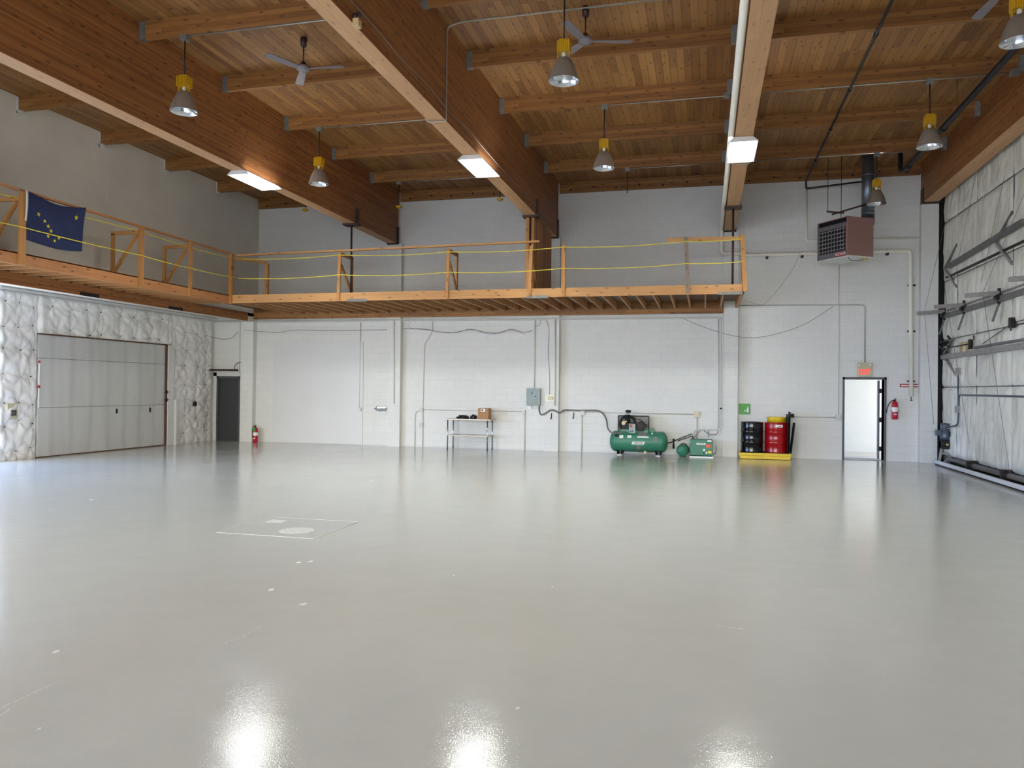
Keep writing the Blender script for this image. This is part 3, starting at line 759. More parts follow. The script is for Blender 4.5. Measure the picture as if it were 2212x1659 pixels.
def conduit(name, pts, r, mat, label, group=None, rr=.08, n=8, cat='conduit', boxes=()):
    """boxes: list of (center, half sizes)"""
    m = MB().tube(round_path(pts, rr), r, n)
    if not boxes: return solo(name, m, mat, label, cat, group)
    a, b = m.bounds(); t = thing(name, label, cat, tuple((a+b)/2), group)
    part('pipe_run', m, mat, t)
    for c, h, bm_ in boxes:
        part('outlet_box', MB().box((c[0]-h[0], c[1]-h[1], c[2]-h[2]), (c[0]+h[0], c[1]+h[1], c[2]+h[2])), bm_, t, bevel=.004)
    return t
# ceiling conduits along purlins
Z = ZPB-.015
conduit('ceiling_conduit', [(-8.2, 10.8, Z), (-4.6, 10.8, Z), (-4.5, 10.8, 7.4)], .011, 'conduit_metal', 'thin conduit along the purlin feeding the upper left dome lamp', cat='conduit')
conduit('ceiling_conduit', [(-8.2, 15.3, Z), (-4.62, 15.3, Z)], .011, 'conduit_metal', 'thin conduit along the purlin feeding the dome lamp between the left tube lights')
conduit('ceiling_conduit', [(-8.2, 19.8, Z), (-4.62, 19.8, Z)], .011, 'conduit_metal', 'thin conduit along the far purlin left of the second beam')
conduit('ceiling_conduit', [(-1.95, 15.3, Z), (.30, 15.3, Z), (.34, 15.3, Z)], .011, 'conduit_metal', 'thin conduit along the purlin from the centre dome lamp to the white-pipe beam',
        boxes=[((.36, 15.3, Z), (.05, .05, .05), 'galvanised')])
conduit('ceiling_conduit', [(-1.95, 19.8, Z), (.40, 19.8, Z)], .011, 'conduit_metal', 'thin conduit along the far purlin left of the white-pipe beam')
conduit('ceiling_conduit', [(.95, 15.3, Z), (3.8, 15.3, Z), (5.3, 15.3, Z)], .012, 'conduit_metal', 'thin conduit along the purlin feeding the right dome lamp',
        boxes=[((.9, 15.3, Z), (.06, .05, .03), 'white_paint'), ((5.25, 15.28, Z), (.07, .05, .06), 'galvanised')])
conduit('ceiling_conduit', [(.85, 19.75, Z), (5.35, 19.75, Z)], .012, 'conduit_metal', 'thin conduit along the far purlin feeding the lamp by the flue')
# conduit dropping down the side of the second beam and under it
xs = -4.14
a_ = onX(966, 55, xs); b_ = onX(964.5, 258, xs)
conduit('beam_conduit', [(.4, a_.y, ZC-.04), (xs+.25, a_.y, ZC-.04), (xs, a_.y, ZC-.10), (xs, a_.y, 6.2), (xs, a_.y, 6.14), (-4.3, a_.y, 6.14), (-4.47, a_.y, 6.14), (-4.47, a_.y-.25, 6.35)], .013, 'conduit_metal', 'conduit crossing the deck past the centre fan and dropping down the second beam')
conduit('beam_conduit', [(.44, 15.3, 6.9), (.44, 15.3, 6.13), (.80, 15.3, 6.13), (.80, 15.3, 6.9)], .011, 'conduit_metal', 'short conduit loop wrapped under the white-pipe beam')
solo('beam_cable', MB().tube(smooth_path([(-4.14, YY, 6.37+.02*math.sin(YY*3)) for YY in (7.5, 9, 10, 11, 12, 13, 14.5, 16, 17.5, 18.8)]), .006, 6), 'wire_grey', 'thin grey cable running along the right face of the second beam', 'cable')
# fire horn on second beam
h = onX(770, 42, -4.10)
t = thing('alarm_horn', 'small tan horn fixed to the lower edge of the second beam near the top', 'alarm horn', tuple(h))
part('horn', MB().lathe([(.02, -.01), (.045, 0), (.06, -.01)], (h.x+.02, h.y-.02, h.z+.03), 16, 'Y').cyl((h.x+.02, h.y, h.z+.03), (h.x-.03, h.y, h.z+.03), .05, n=14), 'brown_steel', t)
part('horn_body', MB().box((h.x-.03, h.y-.05, h.z-.10), (h.x+.05, h.y+.05, h.z)), 'horn_tan', t, bevel=.01)

# white pipe along third beam
XQ = .395; ZQ = 6.22
aa = onY(1568, 548, YP-.08); bb = onY(1962, 541.5, YW-.09); cc = onY(1968.5, 857, YW-.09)
t = thing('white_pipe', 'thick cream white pipe following the third beam, dropping and turning across the right wall bay', 'pipe', (.5, 18, 5))
part('pipe_run', MB().tube(round_path([(XQ, 2, ZQ), (XQ, YP-.12, ZQ), (XQ, YP-.12, aa.z), (.86, YP-.12, aa.z), (.96, YW-.09, bb.z+.01), (bb.x+.05, YW-.09, bb.z), (cc.x, YW-.09, cc.z)], .10, 6), .05, 14), 'white_pipe', t)
part('drain_valve', MB().cyl((cc.x, YW-.09, cc.z-.1), (cc.x, YW-.09, cc.z), .014, n=8).cyl((cc.x-.03, YW-.09, cc.z-.1), (cc.x+.03, YW-.09, cc.z-.1), .01, n=8), 'grey_steel', t)
for X in (1.6, 2.5, 3.6, 4.6):
    part('strap', MB().box((X-.03, YW-.14, bb.z-.10), (X+.03, YW, bb.z-.045)).box((X-.02, YW-.05, bb.z+.04), (X+.02, YW, bb.z+.07)), 'dark_steel', t)
for Z2 in (4.6, 3.4, 2.1):
    part('strap', MB().box((cc.x-.09, YW-.08, Z2-.02), (cc.x+.09, YW, Z2+.02)), 'dark_steel', t)
# gas pipe
gx = 2.56
g1 = onY(1748, 408, 21.75); g2 = onY(1862, 394, 21.5)
t = thing('gas_pipe', 'long dark pipe running under the purlins then across to the heater flue', 'pipe', (gx, 14, 7.4))
part('pipe_run', MB().tube(round_path([(gx, 2, 7.42), (gx, 21.7, 7.42), (gx, 21.7, g1.z), (3.98, 21.3, g2.z-.02)], .03), .022, 10), 'black_pipe', t)
for yy in (10.9, 13.1, 15.4, 17.6, 19.9):
    part('coupling', MB().cyl((gx, yy-.05, 7.42), (gx, yy+.05, 7.42), .036, n=10), 'black_pipe', t)
    part('pipe_hanger', MB().cyl((gx, yy-.1, 7.42), (gx, yy-.1, 7.50), .006, n=6), 'black_pipe', t)
# drain pipe
dx = 4.63
t = thing('drain_pipe', 'thick dark pipe slanting under the right bay purlins to a ceiling flange', 'pipe', (dx, 14, 7.2))
part('pipe_run', MB().tube(round_path([(dx, 2, 7.12), (dx, 20.25, 7.18), (dx-.02, 20.6, 7.24), (dx-.02, 20.62, ZC)], .12, 6), .055, 14), 'black_pipe', t)
part('ceiling_flange', MB().lathe([(.06, ZC-.08), (.13, ZC-.03), (.14, ZC-.01), (.02, ZC-.005)], (dx-.02, 20.62, 0), 20), 'black_pipe', t)
for yy in (17.2, 19.9, 13.2):
    part('coupling', MB().cyl((dx, yy-.08, 7.15), (dx, yy+.08, 7.155), .07, n=14), 'black_pipe', t)
for yy in (16.3, 18.6):
    part('pipe_hanger', MB().cyl((dx, yy, 7.2), (dx, yy, ZC), .006, n=6), 'rust', t)

# ================================================================ HEATER
N = onY(1831, 466, 19.8); N2 = onY(1829.5, 553, 19.8); zt_, zb_ = N.z, N2.z
k = 19.8/18
L = Vector((N.x-.56, 19.8+.78, 0)); R_ = Vector((N.x+.66, 19.8+.42, 0)); Nb = Vector((N.x, 19.8, 0)); Bk = L+R_-Nb
t = thing('unit_heater', 'brown box gas heater hung on rods near the right end of the back wall', 'heater', (N.x, 20.2, zb_))
def quadbox(ps, z0, z1):
    return MB().add([Vector((p.x, p.y, z0)) for p in ps]+[Vector((p.x, p.y, z1)) for p in ps], [(3,2,1,0),(4,5,6,7),(0,1,5,4),(1,2,6,5),(2,3,7,6),(3,0,4,7)])
part('casing', quadbox([Nb, R_, Bk, L], zb_+.03, zt_), 'heater_brown', t, bevel=.008)
part('underside', quadbox([p.lerp((Nb+Bk)/2, .02) for p in (Nb, R_, Bk, L)], zb_, zb_+.03), 'white_paint', t, label='pale sheet metal underside')
gd = (L-Nb).normalized(); gn = Vector((-(gd.y), gd.x, 0));
if gn.y > 0: gn = -gn
gl = (L-Nb).length
def gp(u, z, o): return Nb+gd*(gl*u)+gn*o+Vector((0, 0, zb_+(zt_-zb_)*z))
def gquad(u0, u1, z0, z1, o0, o1):
    return MB().add([gp(u0, z0, o0), gp(u1, z0, o0), gp(u1, z1, o0), gp(u0, z1, o0), gp(u0, z0, o1), gp(u1, z0, o1), gp(u1, z1, o1), gp(u0, z1, o1)],
                    [(0,1,2,3),(7,6,5,4),(0,4,5,1),(1,5,6,2),(2,6,7,3),(3,7,4,0)])
part('grille_backing', gquad(.06, .95, .16, .75, .0, .012), 'heater_dark', t)
part('top_slot', gquad(.03, .97, .86, .97, .0, .012), 'heater_dark', t)
part('front_band', gquad(.03, .97, .76, .86, .0, .02), 'heater_grey', t)
part('front_border', gquad(0, 1, 0.02, .15, 0, .018), 'heater_grey', t)
part('front_border', gquad(.95, 1, .15, .98, 0, .018), 'heater_grey', t)
for i in range(9):
    u = .1+i*.1; part('grille_bar', gquad(u, u+.022, .16, .75, .012, .03), 'heater_grey', t)
for i in range(6):
    z = .2+i*.1; part('louver', gquad(.06, .95, z, z+.018, .015, .034), 'light_steel', t)
part('name_plate', gquad(.03, .38, .035, .125, .018, .022), 'sign_red', t)
part('name_plate_lettering', text_mb('REZNOR', .085, gp(.205, .08, .024), -gd, (0, 0, 1), .001), 'white_label', t)
part('vent_collar', MB().cyl((3.9, 20.72, zt_-.05), (3.9, 20.72, 6.2), .155, n=20), 'flue_metal', t)
part('gas_valve', MB().box((N.x+.40, 20.17, zb_-.03), (N.x+.48, 20.22, zb_)).cyl((N.x+.5, 20.2, zb_-.04), (N.x+.53, 20.2, zb_-.0), .02, n=8), 'yellow_paint', t)
part('wiring', MB().tube(smooth_path([(N.x+.05, 20.0, zb_), (N.x+.15, 20.1, zb_-.06), (N.x+.3, 20.2, zb_-.05), (N.x+.45, 20.3, zb_-.02)]), .007, 6), 'black', t)
for p in (onY(1788, 457, 20.3), onY(1817, 457, 20.1)):
    part('hanger_rod', MB().cyl((p.x, p.y, p.z), (p.x, p.y, ZC), .007, n=6), 'dark_steel', t)
part('hanger_rod', MB().cyl((N.x-.1, 20.1, zt_), (N.x-.1, 20.1, onY(1814, 460, 20.1).z), .007, n=6), 'dark_steel', t)
a_, b_ = onY(1786, 457, 20.3), onY(1823, 460, 20.1); part('hanger_channel', MB().beam(a_, b_, .04, .04), 'brown_steel', t)
a_, b_ = onY(1798, 463, 20.0), onY(1876, 440, 20.55); part('hanger_channel', MB().beam(a_, b_, .04, .04), 'brown_steel', t)
t = thing('flue_pipe', 'round grey metal flue rising from the brown heater through the roof deck', 'flue', (3.9, 20.85, 6.1))
part('pipe_run', MB().cyl((3.9, 20.72, 6.2), (3.9, 20.72, ZC), .15, n=24), 'flue_metal', t)
for z in (6.25, 6.45, 7.2): part('seam_band', MB().cyl((3.9, 20.72, z), (3.9, 20.72, z+.03), .158, n=24), 'flue_metal', t)
part('roof_collar', MB().cyl((3.9, 20.72, ZC-.02), (3.9, 20.72, ZC-.001), .21, n=24), 'dark_steel', t)

# ================================================================ BACK WALL SERVICES
def wp(px, py, off=.03): return onY(px, py, YW-off)
def pp(px, py, off=.03): return onY(px, py, YP-off)
def bx(px, py, s=.05, off=.035, plane=YW, mat='galvanised_light', sz=None): return (onY(px, py, plane-off), (s, .035, sz or s), mat)
p0 = onY(447, 690, YP-.06)
t = thing('air_line', 'long white air line across the back wall under the mezzanine, dropping to the green dryer', 'pipe', (-6, YP, 3.8))
part('pipe_run', MB().tube(round_path([(-15.42, YP-.05, 3.87), (onY(1557, 682, YP-.05).x, YP-.05, 3.80), (onY(1558, 928, YP-.05).x, YP-.05, onY(1558, 928, YP-.05).z), (onY(1500, 929, YP-.05).x, YP-.05, onY(1500, 929, YP-.05).z), (onY(1498, 946, YP-.05).x, YP-.05, onY(1498, 948, YP-.05).z)], .05), .02, 10), 'conduit_painted', t)
part('pipe_run', MB().tube(round_path([(onY(1552, 685, YW-.03).x, YW-.03, 3.78), (onY(1552, 920, YW-.03).x, YW-.03, onY(1552, 925, YW-.03).z)], .05), .014, 8), 'conduit_painted', t)
part('valve', MB().cyl(pp(1557.5, 881, .07), pp(1557.5, 884, .07), .03, n=10), 'dark_steel', t)
GW = 'conduits painted with the wall'
def cw(label, pts, r=.014, boxes=(), mat='conduit_painted', plane='w'):
    f = wp if plane == 'w' else pp
    conduit('wall_conduit', [f(*p, .02) for p in pts], r, mat, label, GW, boxes=boxes)
cw('vertical conduit ending in a small outlet box right of the smooth panel', [(779, 690), (776.5, 880)], boxes=[bx(777, 884, .055)])
cw('vertical conduit on the face of the pilaster left of the work table', [(851, 692), (851, 872)], plane='p')
cw('kinked conduit dropping to the floor left of the work table', [(934, 692), (934, 716), (917, 744), (913, 884), (913, 966)], boxes=[bx(910, 886, .06), bx(910, 917, .06)])
cw('short conduit bending from the outlet box to the floor by the pilaster', [(905, 888), (899, 889), (896, 900), (896, 966)])
cw('level conduit behind the work table', [(916, 885), (1128, 889)], .012)
cw('vertical conduit to the floor right of the work table', [(1133, 893), (1133, 975)], .02, boxes=[bx(1131, 890, .055)])
cw('vertical conduit rising from the grey electrical panel', [(1156, 672), (1154, 838)], .018)
cw('vertical conduit on the pilaster right of the electrical panel', [(1199.5, 687), (1199, 876)], .018, plane='p')
cw('level conduit on the wall behind the compressor', [(1262, 890), (1500, 895)], .014)
cw('vertical conduit to the floor left of the compressor', [(1257, 895), (1256, 975)], .018, boxes=[bx(1259, 892, .06)])
cw('vertical conduit above the green dryer', [(1506, 898), (1505, 950)], .022, boxes=[bx(1505, 895, .075, mat='beige_box')])
cw('level conduit right of the drums with a black outlet', [(1714, 900), (1806, 902)], .016, boxes=[bx(1711, 898, .05, mat='black')])
cw('tall thin conduit left of the exit door', [(1812.5, 572), (1811, 898)], .010, boxes=[bx(1810, 902, .07)])
cw('conduit running level then bending down to the exit sign', [(1597, 660), (1845, 658.5), (1868, 659), (1868.5, 784)], .013, mat='conduit_metal')
cw('white pipe bent around the wall behind the brown heater', [(1743, 400), (1742, 520), (1990, 513.5)], .026, mat='white_pipe')
# wires
def wire(label, pts, r=.006, mat='wire_grey', plane=YP-.015):
    solo('wall_wire', MB().tube(smooth_path([onY(*p, plane) for p in pts]), r, 5), mat, label, 'wire', 'loose wires on the back wall')
wire('thin sagging wire from the left pilaster to the next pilaster', [(527, 713), (560, 716), (600, 718), (635, 713), (700, 714), (780, 713), (836, 712)])
wire('bundle of drooping grey wires above the work table', [(870, 710), (918, 711), (950, 717), (985, 718), (1015, 711), (1050, 718), (1080, 719), (1105, 711), (1130, 718), (1150, 714)], .008)
wire('second strand of drooping grey wire above the work table', [(885, 695), (886, 708), (925, 713), (970, 719), (1018, 712), (1060, 722), (1100, 713), (1135, 722)], .005)
wire('thin wire dropping down the pilaster to the beige box', [(1180, 690), (1186, 715), (1184, 760), (1187, 810), (1187, 853)], .006, plane=YP-.015)
wire('long sagging wire across the right bays', [(1475, 688), (1530, 710), (1593, 727), (1650, 727), (1730, 704), (1800, 662)], .006, plane=YP-.015)
wire('small loop of wire near the top of the electrical conduit', [(1158, 690), (1167, 688), (1166, 700), (1156, 707)], .006)
wire('loop of cable hanging in the corner above the dark door', [(451, 692), (452, 722), (475, 732), (500, 730), (514, 716)], .008)
wire('thin dark vertical cable beside the pilaster above the dark door', [(519, 690), (518, 805)], .008)
wire('crooked hairline cable beside the level pipe right of the mezzanine', [(1608, 648), (1632, 656), (1655, 654), (1700, 600), (1716, 575), (1727, 546)], .004)
# big grey panel + flex hose
a_, b_ = wp(1139, 839), wp(1168, 876)
t = thing('electrical_panel', 'grey electrical breaker panel on the back wall', 'electrical panel', tuple((a_+b_)/2))
part('cabinet', MB().box((a_.x, YW-.14, b_.z), (b_.x, YW, a_.z)), 'panel_grey', t, bevel=.006)
part('panel_door', MB().box((a_.x+.10, YW-.15, b_.z+.05), (b_.x-.10, YW-.14, a_.z-.07)), 'panel_grey', t)
part('marker_lettering', text_mb('E', .09, (a_.x+.17, YW-.152, a_.z-.14), (1,0,0), (0,0,1), .001), 'dark_steel', t)
part('latch', MB().box((b_.x-.15, YW-.165, a_.z-.25), (b_.x-.13, YW-.14, a_.z-.21)), 'dark_steel', t)
c_ = wp(1143.5, 879.5)
part('knockout_plate', MB().box((c_.x-.055, YW-.04, c_.z-.045), (c_.x+.055, YW, c_.z+.04)), 'white_label', t)
solo('flexible_conduit', MB().tube(smooth_path([onY(*p, q) for p, q in (((1165, 875), YW-.08), ((1165, 888), YP-.03), ((1171, 896), YP-.05), ((1190, 886), YP-.03), ((1202, 889), YP-.03), ((1209, 892), YP-.06), ((1220, 886), YW-.06), ((1250, 887), YW-.04), ((1288, 887), YW-.05), ((1302, 893), YW-.08), ((1310, 907), YW-.2), ((1313, 925), YW-.4), ((1323, 935), 21.25), ((1340, 935), 21.3), ((1352, 931), 21.35))]), .022, 10), 'grey_hose', 'grey flexible conduit snaking from the electrical panel to the compressor', 'flexible conduit')
c_ = pp(1187, 860)
t = thing('control_box', 'small beige thermostat board on the pilaster beside the electrical panel', 'control box', tuple(c_))
part('back_board', MB().box((c_.x-.13, YP-.015, c_.z-.10), (c_.x+.13, YP, c_.z+.10)), 'white_ceramic', t)
part('thermostat', MB().box((c_.x-.04, YP-.06, c_.z-.05), (c_.x+.09, YP-.015, c_.z+.06)), 'beige_box', t, bevel=.005)
for i, p in enumerate(((1191, 900), (1239, 899))):
    q = pp(*p) if i == 0 else wp(*p)
    yy = YP if i == 0 else YW
    solo('hose_hook', MB().tube([(q.x, yy-.01, q.z+.10), (q.x, yy-.01, q.z-.04), (q.x-.01, yy-.05, q.z-.07), (q.x-.02, yy-.08, q.z-.04)], .012, 6), 'dark_steel', ('black wall hook on the pilaster under the hose', 'black wall hook between the pilaster and the compressor')[i], 'hook', 'black wall hooks')
# drinking fountain
c_ = wp(823, 886)
t = thing('drinking_fountain', 'stainless drinking fountain bowl fixed to the back wall', 'drinking fountain', tuple(c_))
part('basin', MB().add([], []).grid(lambda u, v: (c_.x+.20*math.cos(math.pi*(1+u))*(1-v*.35), YW-.30*math.sin(math.pi*u)*(1-v*.45), c_.z+.05-.10*v), 20, 5), 'stainless', t)
part('rim', MB().tube([(c_.x+.20*math.cos(math.pi*(1+u/20)), YW-.02-.30*math.sin(math.pi*u/20), c_.z+.05) for u in range(21)], .012, 6), 'stainless', t)
part('back_plate', MB().box((c_.x-.14, YW-.02, c_.z-.06), (c_.x+.14, YW, c_.z+.09)), 'stainless', t)
part('bubbler', MB().tube([(c_.x-.12, YW-.12, c_.z+.05), (c_.x-.12, YW-.12, c_.z+.10), (c_.x-.08, YW-.13, c_.z+.11)], .01, 6), 'stainless', t)
# light over dark door
a_, b_ = onY(431, 799, YW-.25), onY(511, 801, YW-.25)
t = thing('door_light', 'unlit bar light on curved conduits above the dark grey door', 'wall light', tuple((a_+b_)/2))
part('lamp_bar', MB().prism([(YW-.36, a_.z-.03), (YW-.30, a_.z+.03), (YW-.20, a_.z+.03), (YW-.14, a_.z-.03)], 'X', a_.x, b_.x), 'brown_steel', t)
for px, s in ((437, -1), (507, 1)):
    q = onY(px, 799, YW-.2)
    part('arm', MB().tube(smooth_path([(q.x, YW-.22, q.z), (q.x, YW-.2, q.z+.13), (q.x+s*.08, YW-.15, q.z+.23), (q.x+s*.2, YW-.08, q.z+.25), (q.x+s*.28, YW-.03, q.z+.2)]), .015, 8), 'grey_steel', t)
# exit sign
a_, b_ = wp(1853, 783.5, .06), wp(1883, 813.5, .06)
t = thing('exit_sign', 'beige exit sign with red letters and two lamp heads over the open door', 'exit sign', tuple((a_+b_)/2))
zm = (a_.z+b_.z)/2+.05
part('sign_body', MB().box((a_.x, YW-.06, b_.z), (b_.x, YW, zm)), 'exit_case', t, bevel=.004)
part('lamp_housing', MB().box((a_.x-.005, YW-.09, zm), (b_.x+.005, YW, a_.z)), 'exit_case', t, bevel=.006)
part('letters', text_mb('EXIT', .20, ((a_.x+b_.x)/2, YW-.064, (b_.z+zm)/2), (1,0,0), (0,0,1), .002, sx=.74), 'exit_red', t)
for x_ in (a_.x+.04, b_.x-.04):
    part('lamp_head', MB().lathe([(.01, -.05), (.03, -.045), (.032, -.02), (.02, 0)], (x_, YW-.09, (zm+a_.z)/2+.01), 14, 'Y'), 'lamp_glass', t)
# arrow sign
a_, b_ = wp(1944.5, 828.5), wp(1988, 837.5)
t = thing('extinguisher_sign', 'red arrow sign with white lettering behind the white pipe', 'sign', tuple((a_+b_)/2))
mid = (a_.z+b_.z)/2
part('sign_plate', MB().box((a_.x, YW-.006, mid-.045), (b_.x, YW, mid+.045)), 'sign_red', t)
part('arrow', MB().add([Vector((x, YW-.008, z)) for x, z in ((a_.x+.015, mid), (a_.x+.07, mid+.032), (a_.x+.07, mid+.014), (a_.x+.46, mid+.014), (a_.x+.46, mid-.014), (a_.x+.07, mid-.014), (a_.x+.07, mid-.032))], [(0,1,2,3,4,5,6)]), 'white_label', t)
part('lettering', text_mb('FIRE', .055, (a_.x+.27, YW-.010, mid), (1,0,0), (0,0,1), .001), 'sign_red', t)
# wall extinguisher
def extinguisher(x, y, z0, label, wall):
    t = thing('fire_extinguisher', label, 'fire extinguisher', (x, y, z0), 'red fire extinguishers')
    part('cylinder', MB().lathe([(.01, 0), (.07, .0), (.078, .02), (.078, .40), (.06, .45), (.03, .48)], (x, y, z0), 24), 'red_paint', t)
    part('label_band', MB().lathe([(.0795, .20 if wall else .22), (.0795, .32)], (x, y, z0), 24), 'white_label', t)
    part('small_label', MB().box((x-.03, y-.082, z0+.12), (x+.03, y-.07, z0+.145)), 'white_label', t)
    part('valve', MB().cyl((x, y, z0+.47), (x, y, z0+.52), .022, n=10).box((x-.015, y-.09, z0+.515), (x+.015, y+.03, z0+.53)).box((x-.015, y-.08, z0+.545), (x+.015, y+.03, z0+.557)), 'dark_steel', t)
    if wall:
        part('hose', MB().tube(smooth_path([(x, y-.02, z0+.5), (x-.08, y-.04, z0+.48), (x-.15, y-.04, z0+.40), (x-.19, y-.02, z0+.27), (x-.2, y, z0+.17)]), .012, 8), 'black', t)
        part('wall_bracket', MB().box((x-.11, y-.03, z0+.22), (x+.11, y-.02, z0+.235)).box((x-.02, y+.07, z0+.1), (x+.02, YW-y+y, z0+.45)), 'dark_steel', t)
    else:
        part('hose', MB().tube(smooth_path([(x+.02, y, z0+.5), (x-.05, y-.02, z0+.50), (x-.095, y-.02, z0+.42), (x-.09, y-.02, z0+.25), (x-.085, y-.03, z0+.14)]), .013, 8), 'black', t)
        part('inspection_tag', MB().box((x-.04, y-.095, z0+.36), (x+.05, y-.09, z0+.47)), 'green_box', t, label='green tag')
c_ = wp(1932.5, 906, .1); extinguisher(c_.x, YW-.11, c_.z, 'red fire extinguisher hanging on the wall right of the open door', True)
c_ = onZ(551.5, 959.5, 0); extinguisher(onY(551.5, 958, YW-.3).x, YW-.3, 0.0, 'red fire extinguisher standing on the floor left of the smooth wall panel', False)
# eyewash station
a_, b_ = wp(1596, 872), wp(1620.5, 895)
t = thing('eyewash_station', 'green eyewash board with a white bottle above the black drum', 'eyewash station', tuple((a_+b_)/2))
part('board', MB().box((a_.x, YW-.03, b_.z), (b_.x, YW, a_.z)), 'green_box', t, bevel=.006)
part('bottle', MB().lathe([(.005, -.10), (.03, -.1), (.034, -.05), (.026, -.02), (.032, .02), (.012, .05), (.008, .09), (.002, .10)], (b_.x-.065, YW-.055, (a_.z+b_.z)/2-.02), 14), 'white_label', t)
part('bottle_bracket', MB().box((b_.x-.11, YW-.1, b_.z+.02), (b_.x-.02, YW-.03, b_.z+.05)), 'green_box', t)
part('emblem', MB().cyl((a_.x+.16, YW-.034, b_.z+.10), (a_.x+.16, YW-.03, b_.z+.10), .022, n=8), 'white_label', t)

# ================================================================ FLOOR THINGS ALONG THE WALL
# spill pallet + drums
PX0, PX1, PY0, PY1 = onY(1596, 985, 21.32).x, onY(1709, 985, 21.32).x, 21.28, 21.93
t = thing('spill_pallet', 'low yellow spill containment pallet under the drums', 'spill pallet', ((PX0+PX1)/2, 21.6, 0))
part('base_tray', MB().prism([(PX0+.05, .01), (PX1-.03, .01), (PX1-.0, .10), (PX0+.0, .10)], 'Y', PY0+.02, PY1), 'yellow_plastic', t)
part('top_rim', MB().box((PX0, PY0, .09), (PX1, PY1, .165)), 'yellow_plastic', t, bevel=.01)
part('deck_grate', MB().box((PX0+.04, PY0+.04, .165), (PX1-.04, PY1-.04, .172)), 'black', t)
def drum(xc, yc, z0, mat, label):
    t = thing('steel_drum', label, 'drum', (xc, yc, z0), 'steel drums on the spill pallet')
    R = .29; prof = [(.01, .0), (R-.015, 0), (R, .01), (R-.004, .03)]
    for h in (.27, .55): prof += [(R-.006, h-.02), (R+.006, h), (R-.006, h+.02)]
    prof += [(R-.004, .76), (R, .79)]
    part('shell', MB().lathe(prof, (xc, yc, z0), 40), mat, t)
    part('lid', MB().lathe([(R, .79), (R, .80), (R-.012, .80), (R-.015, .785), (.01, .785)], (xc, yc, z0), 40), mat, t)
    part('bung', MB().cyl((xc+.15, yc-.1, z0+.78), (xc+.15, yc-.1, z0+.795), .03, n=12), 'grey_steel', t)
    return t
xb = onY(1624, 940, 21.6).x; xr_ = xb+.615
td = drum(xb, 21.6, .172, 'black_gloss', 'black steel drum at the left of the yellow pallet')
for z in (.36, .60): part('side_label', MB().add([Vector((xb+.2945*math.cos(a), 21.6+.2945*math.sin(a), .172+z+q)) for q in (0, .09) for a in (3.25, 3.42)], [(0, 1, 3, 2)]), 'white_label', td)
td = drum(xr_, 21.6, .172, 'red_gloss', 'red steel drum at the right of the yellow pallet')
part('label_strip', MB().grid(lambda u, v: (xr_+.293*math.sin(-.1+u*.62), 21.6-.293*math.cos(-.1+u*.62), .172+.68+v*.065), 8, 1), 'white_label', td)
part('label_print', MB().grid(lambda u, v: (xr_+.2955*math.sin(.1+u*.3), 21.6-.2955*math.cos(.1+u*.3), .172+.70+v*.02), 8, 1), 'grey_label', td)
solo('drum_funnel', MB().lathe([(.20, .0), (.232, .005), (.238, .10), (.244, .135), (.238, .14), (.228, .13), (.222, .02), (.03, .01)], (xr_+.01, 21.6, .974), 36), 'yellow_plastic', 'yellow round drum funnel sitting on the red drum', 'funnel')
for i, (off, hh, lean, dp) in enumerate(((.02, 1.02, -.02, 21.55), (.085, 1.08, .0, 21.62), (.14, .80, .07, 21.5))):
    b0 = Vector((PX1-.10+off*.7, dp, .175)); m = MB()
    m.beam(b0+Vector((0, 0, 0)), b0+Vector((lean+.02, .0, hh)), .5, .012, up=(1, 0, 0))
    solo('leaning_panel', m, 'black', ('thin black sheet standing against the red drum', 'tallest thin black sheet standing beside the red drum', 'short outermost black sheet leaning by the drums')[i], 'panel', 'black sheets standing by the drums')

# compressor
tc0, tc1 = onY(1317, 955, 21.45), onY(1443, 955, 21.45)
yc = 21.47; zc = (onY(1380, 932, 21.2).z+onY(1380, 978, 21.25).z)/2; RT = .285
xl, xr2 = tc0.x, tc1.x
t = thing('air_compressor', 'large green horizontal tank air compressor with black pump and motor on top', 'air compressor', ((xl+xr2)/2, yc, 0))
Lx = xr2-xl; e = .16
prof = [(.01, 0)]+[(RT*math.sin(a), e*(1-math.cos(a))) for a in (.3, .6, .9, 1.2, 1.4, math.pi/2)]
prof += [(RT, Lx-e)]+[(RT*math.sin(a), Lx-e*(1-math.cos(a))) for a in (1.4, 1.2, .9, .6, .3)]+[(.01, Lx)]
part('tank', MB().lathe(prof, (xl, yc, zc), 40, 'X'), 'green_paint', t)
for x_ in (xl+e, xr2-e): part('weld_seam', MB().lathe([(RT+.003, -.006), (RT+.005, 0), (RT+.003, .006)], (x_, yc, zc), 40, 'X'), 'green_paint', t)
for x_ in (xl+.30, xr2-.25):
    for s in (-1, 1):
        part('foot', MB().beam((x_-.07, yc+s*.15, zc-RT+.06), (x_-.04, yc+s*.18, .02), .06, .015).beam((x_+.07, yc+s*.15, zc-RT+.06), (x_+.04, yc+s*.18, .02), .06, .015).box((x_-.06, yc+s*.18-.04, .02), (x_+.06, yc+s*.18+.04, .03)), 'dark_steel', t)
        part('foot_pad', MB().box((x_-.07, yc+s*.18-.05, 0), (x_+.05, yc+s*.18+.05, .02)), 'white_label', t)
def cpx(px, py, Y=21.3): return onY(px, py, Y)
zt = zc+RT
# top platform
a_, b_ = cpx(1343, 928), cpx(1401, 937)
part('platform', MB().box((cpx(1341, 930).x, yc-.14, zt-.03), (cpx(1400, 930).x, yc+.14, zt+.05)), 'green_paint', t)
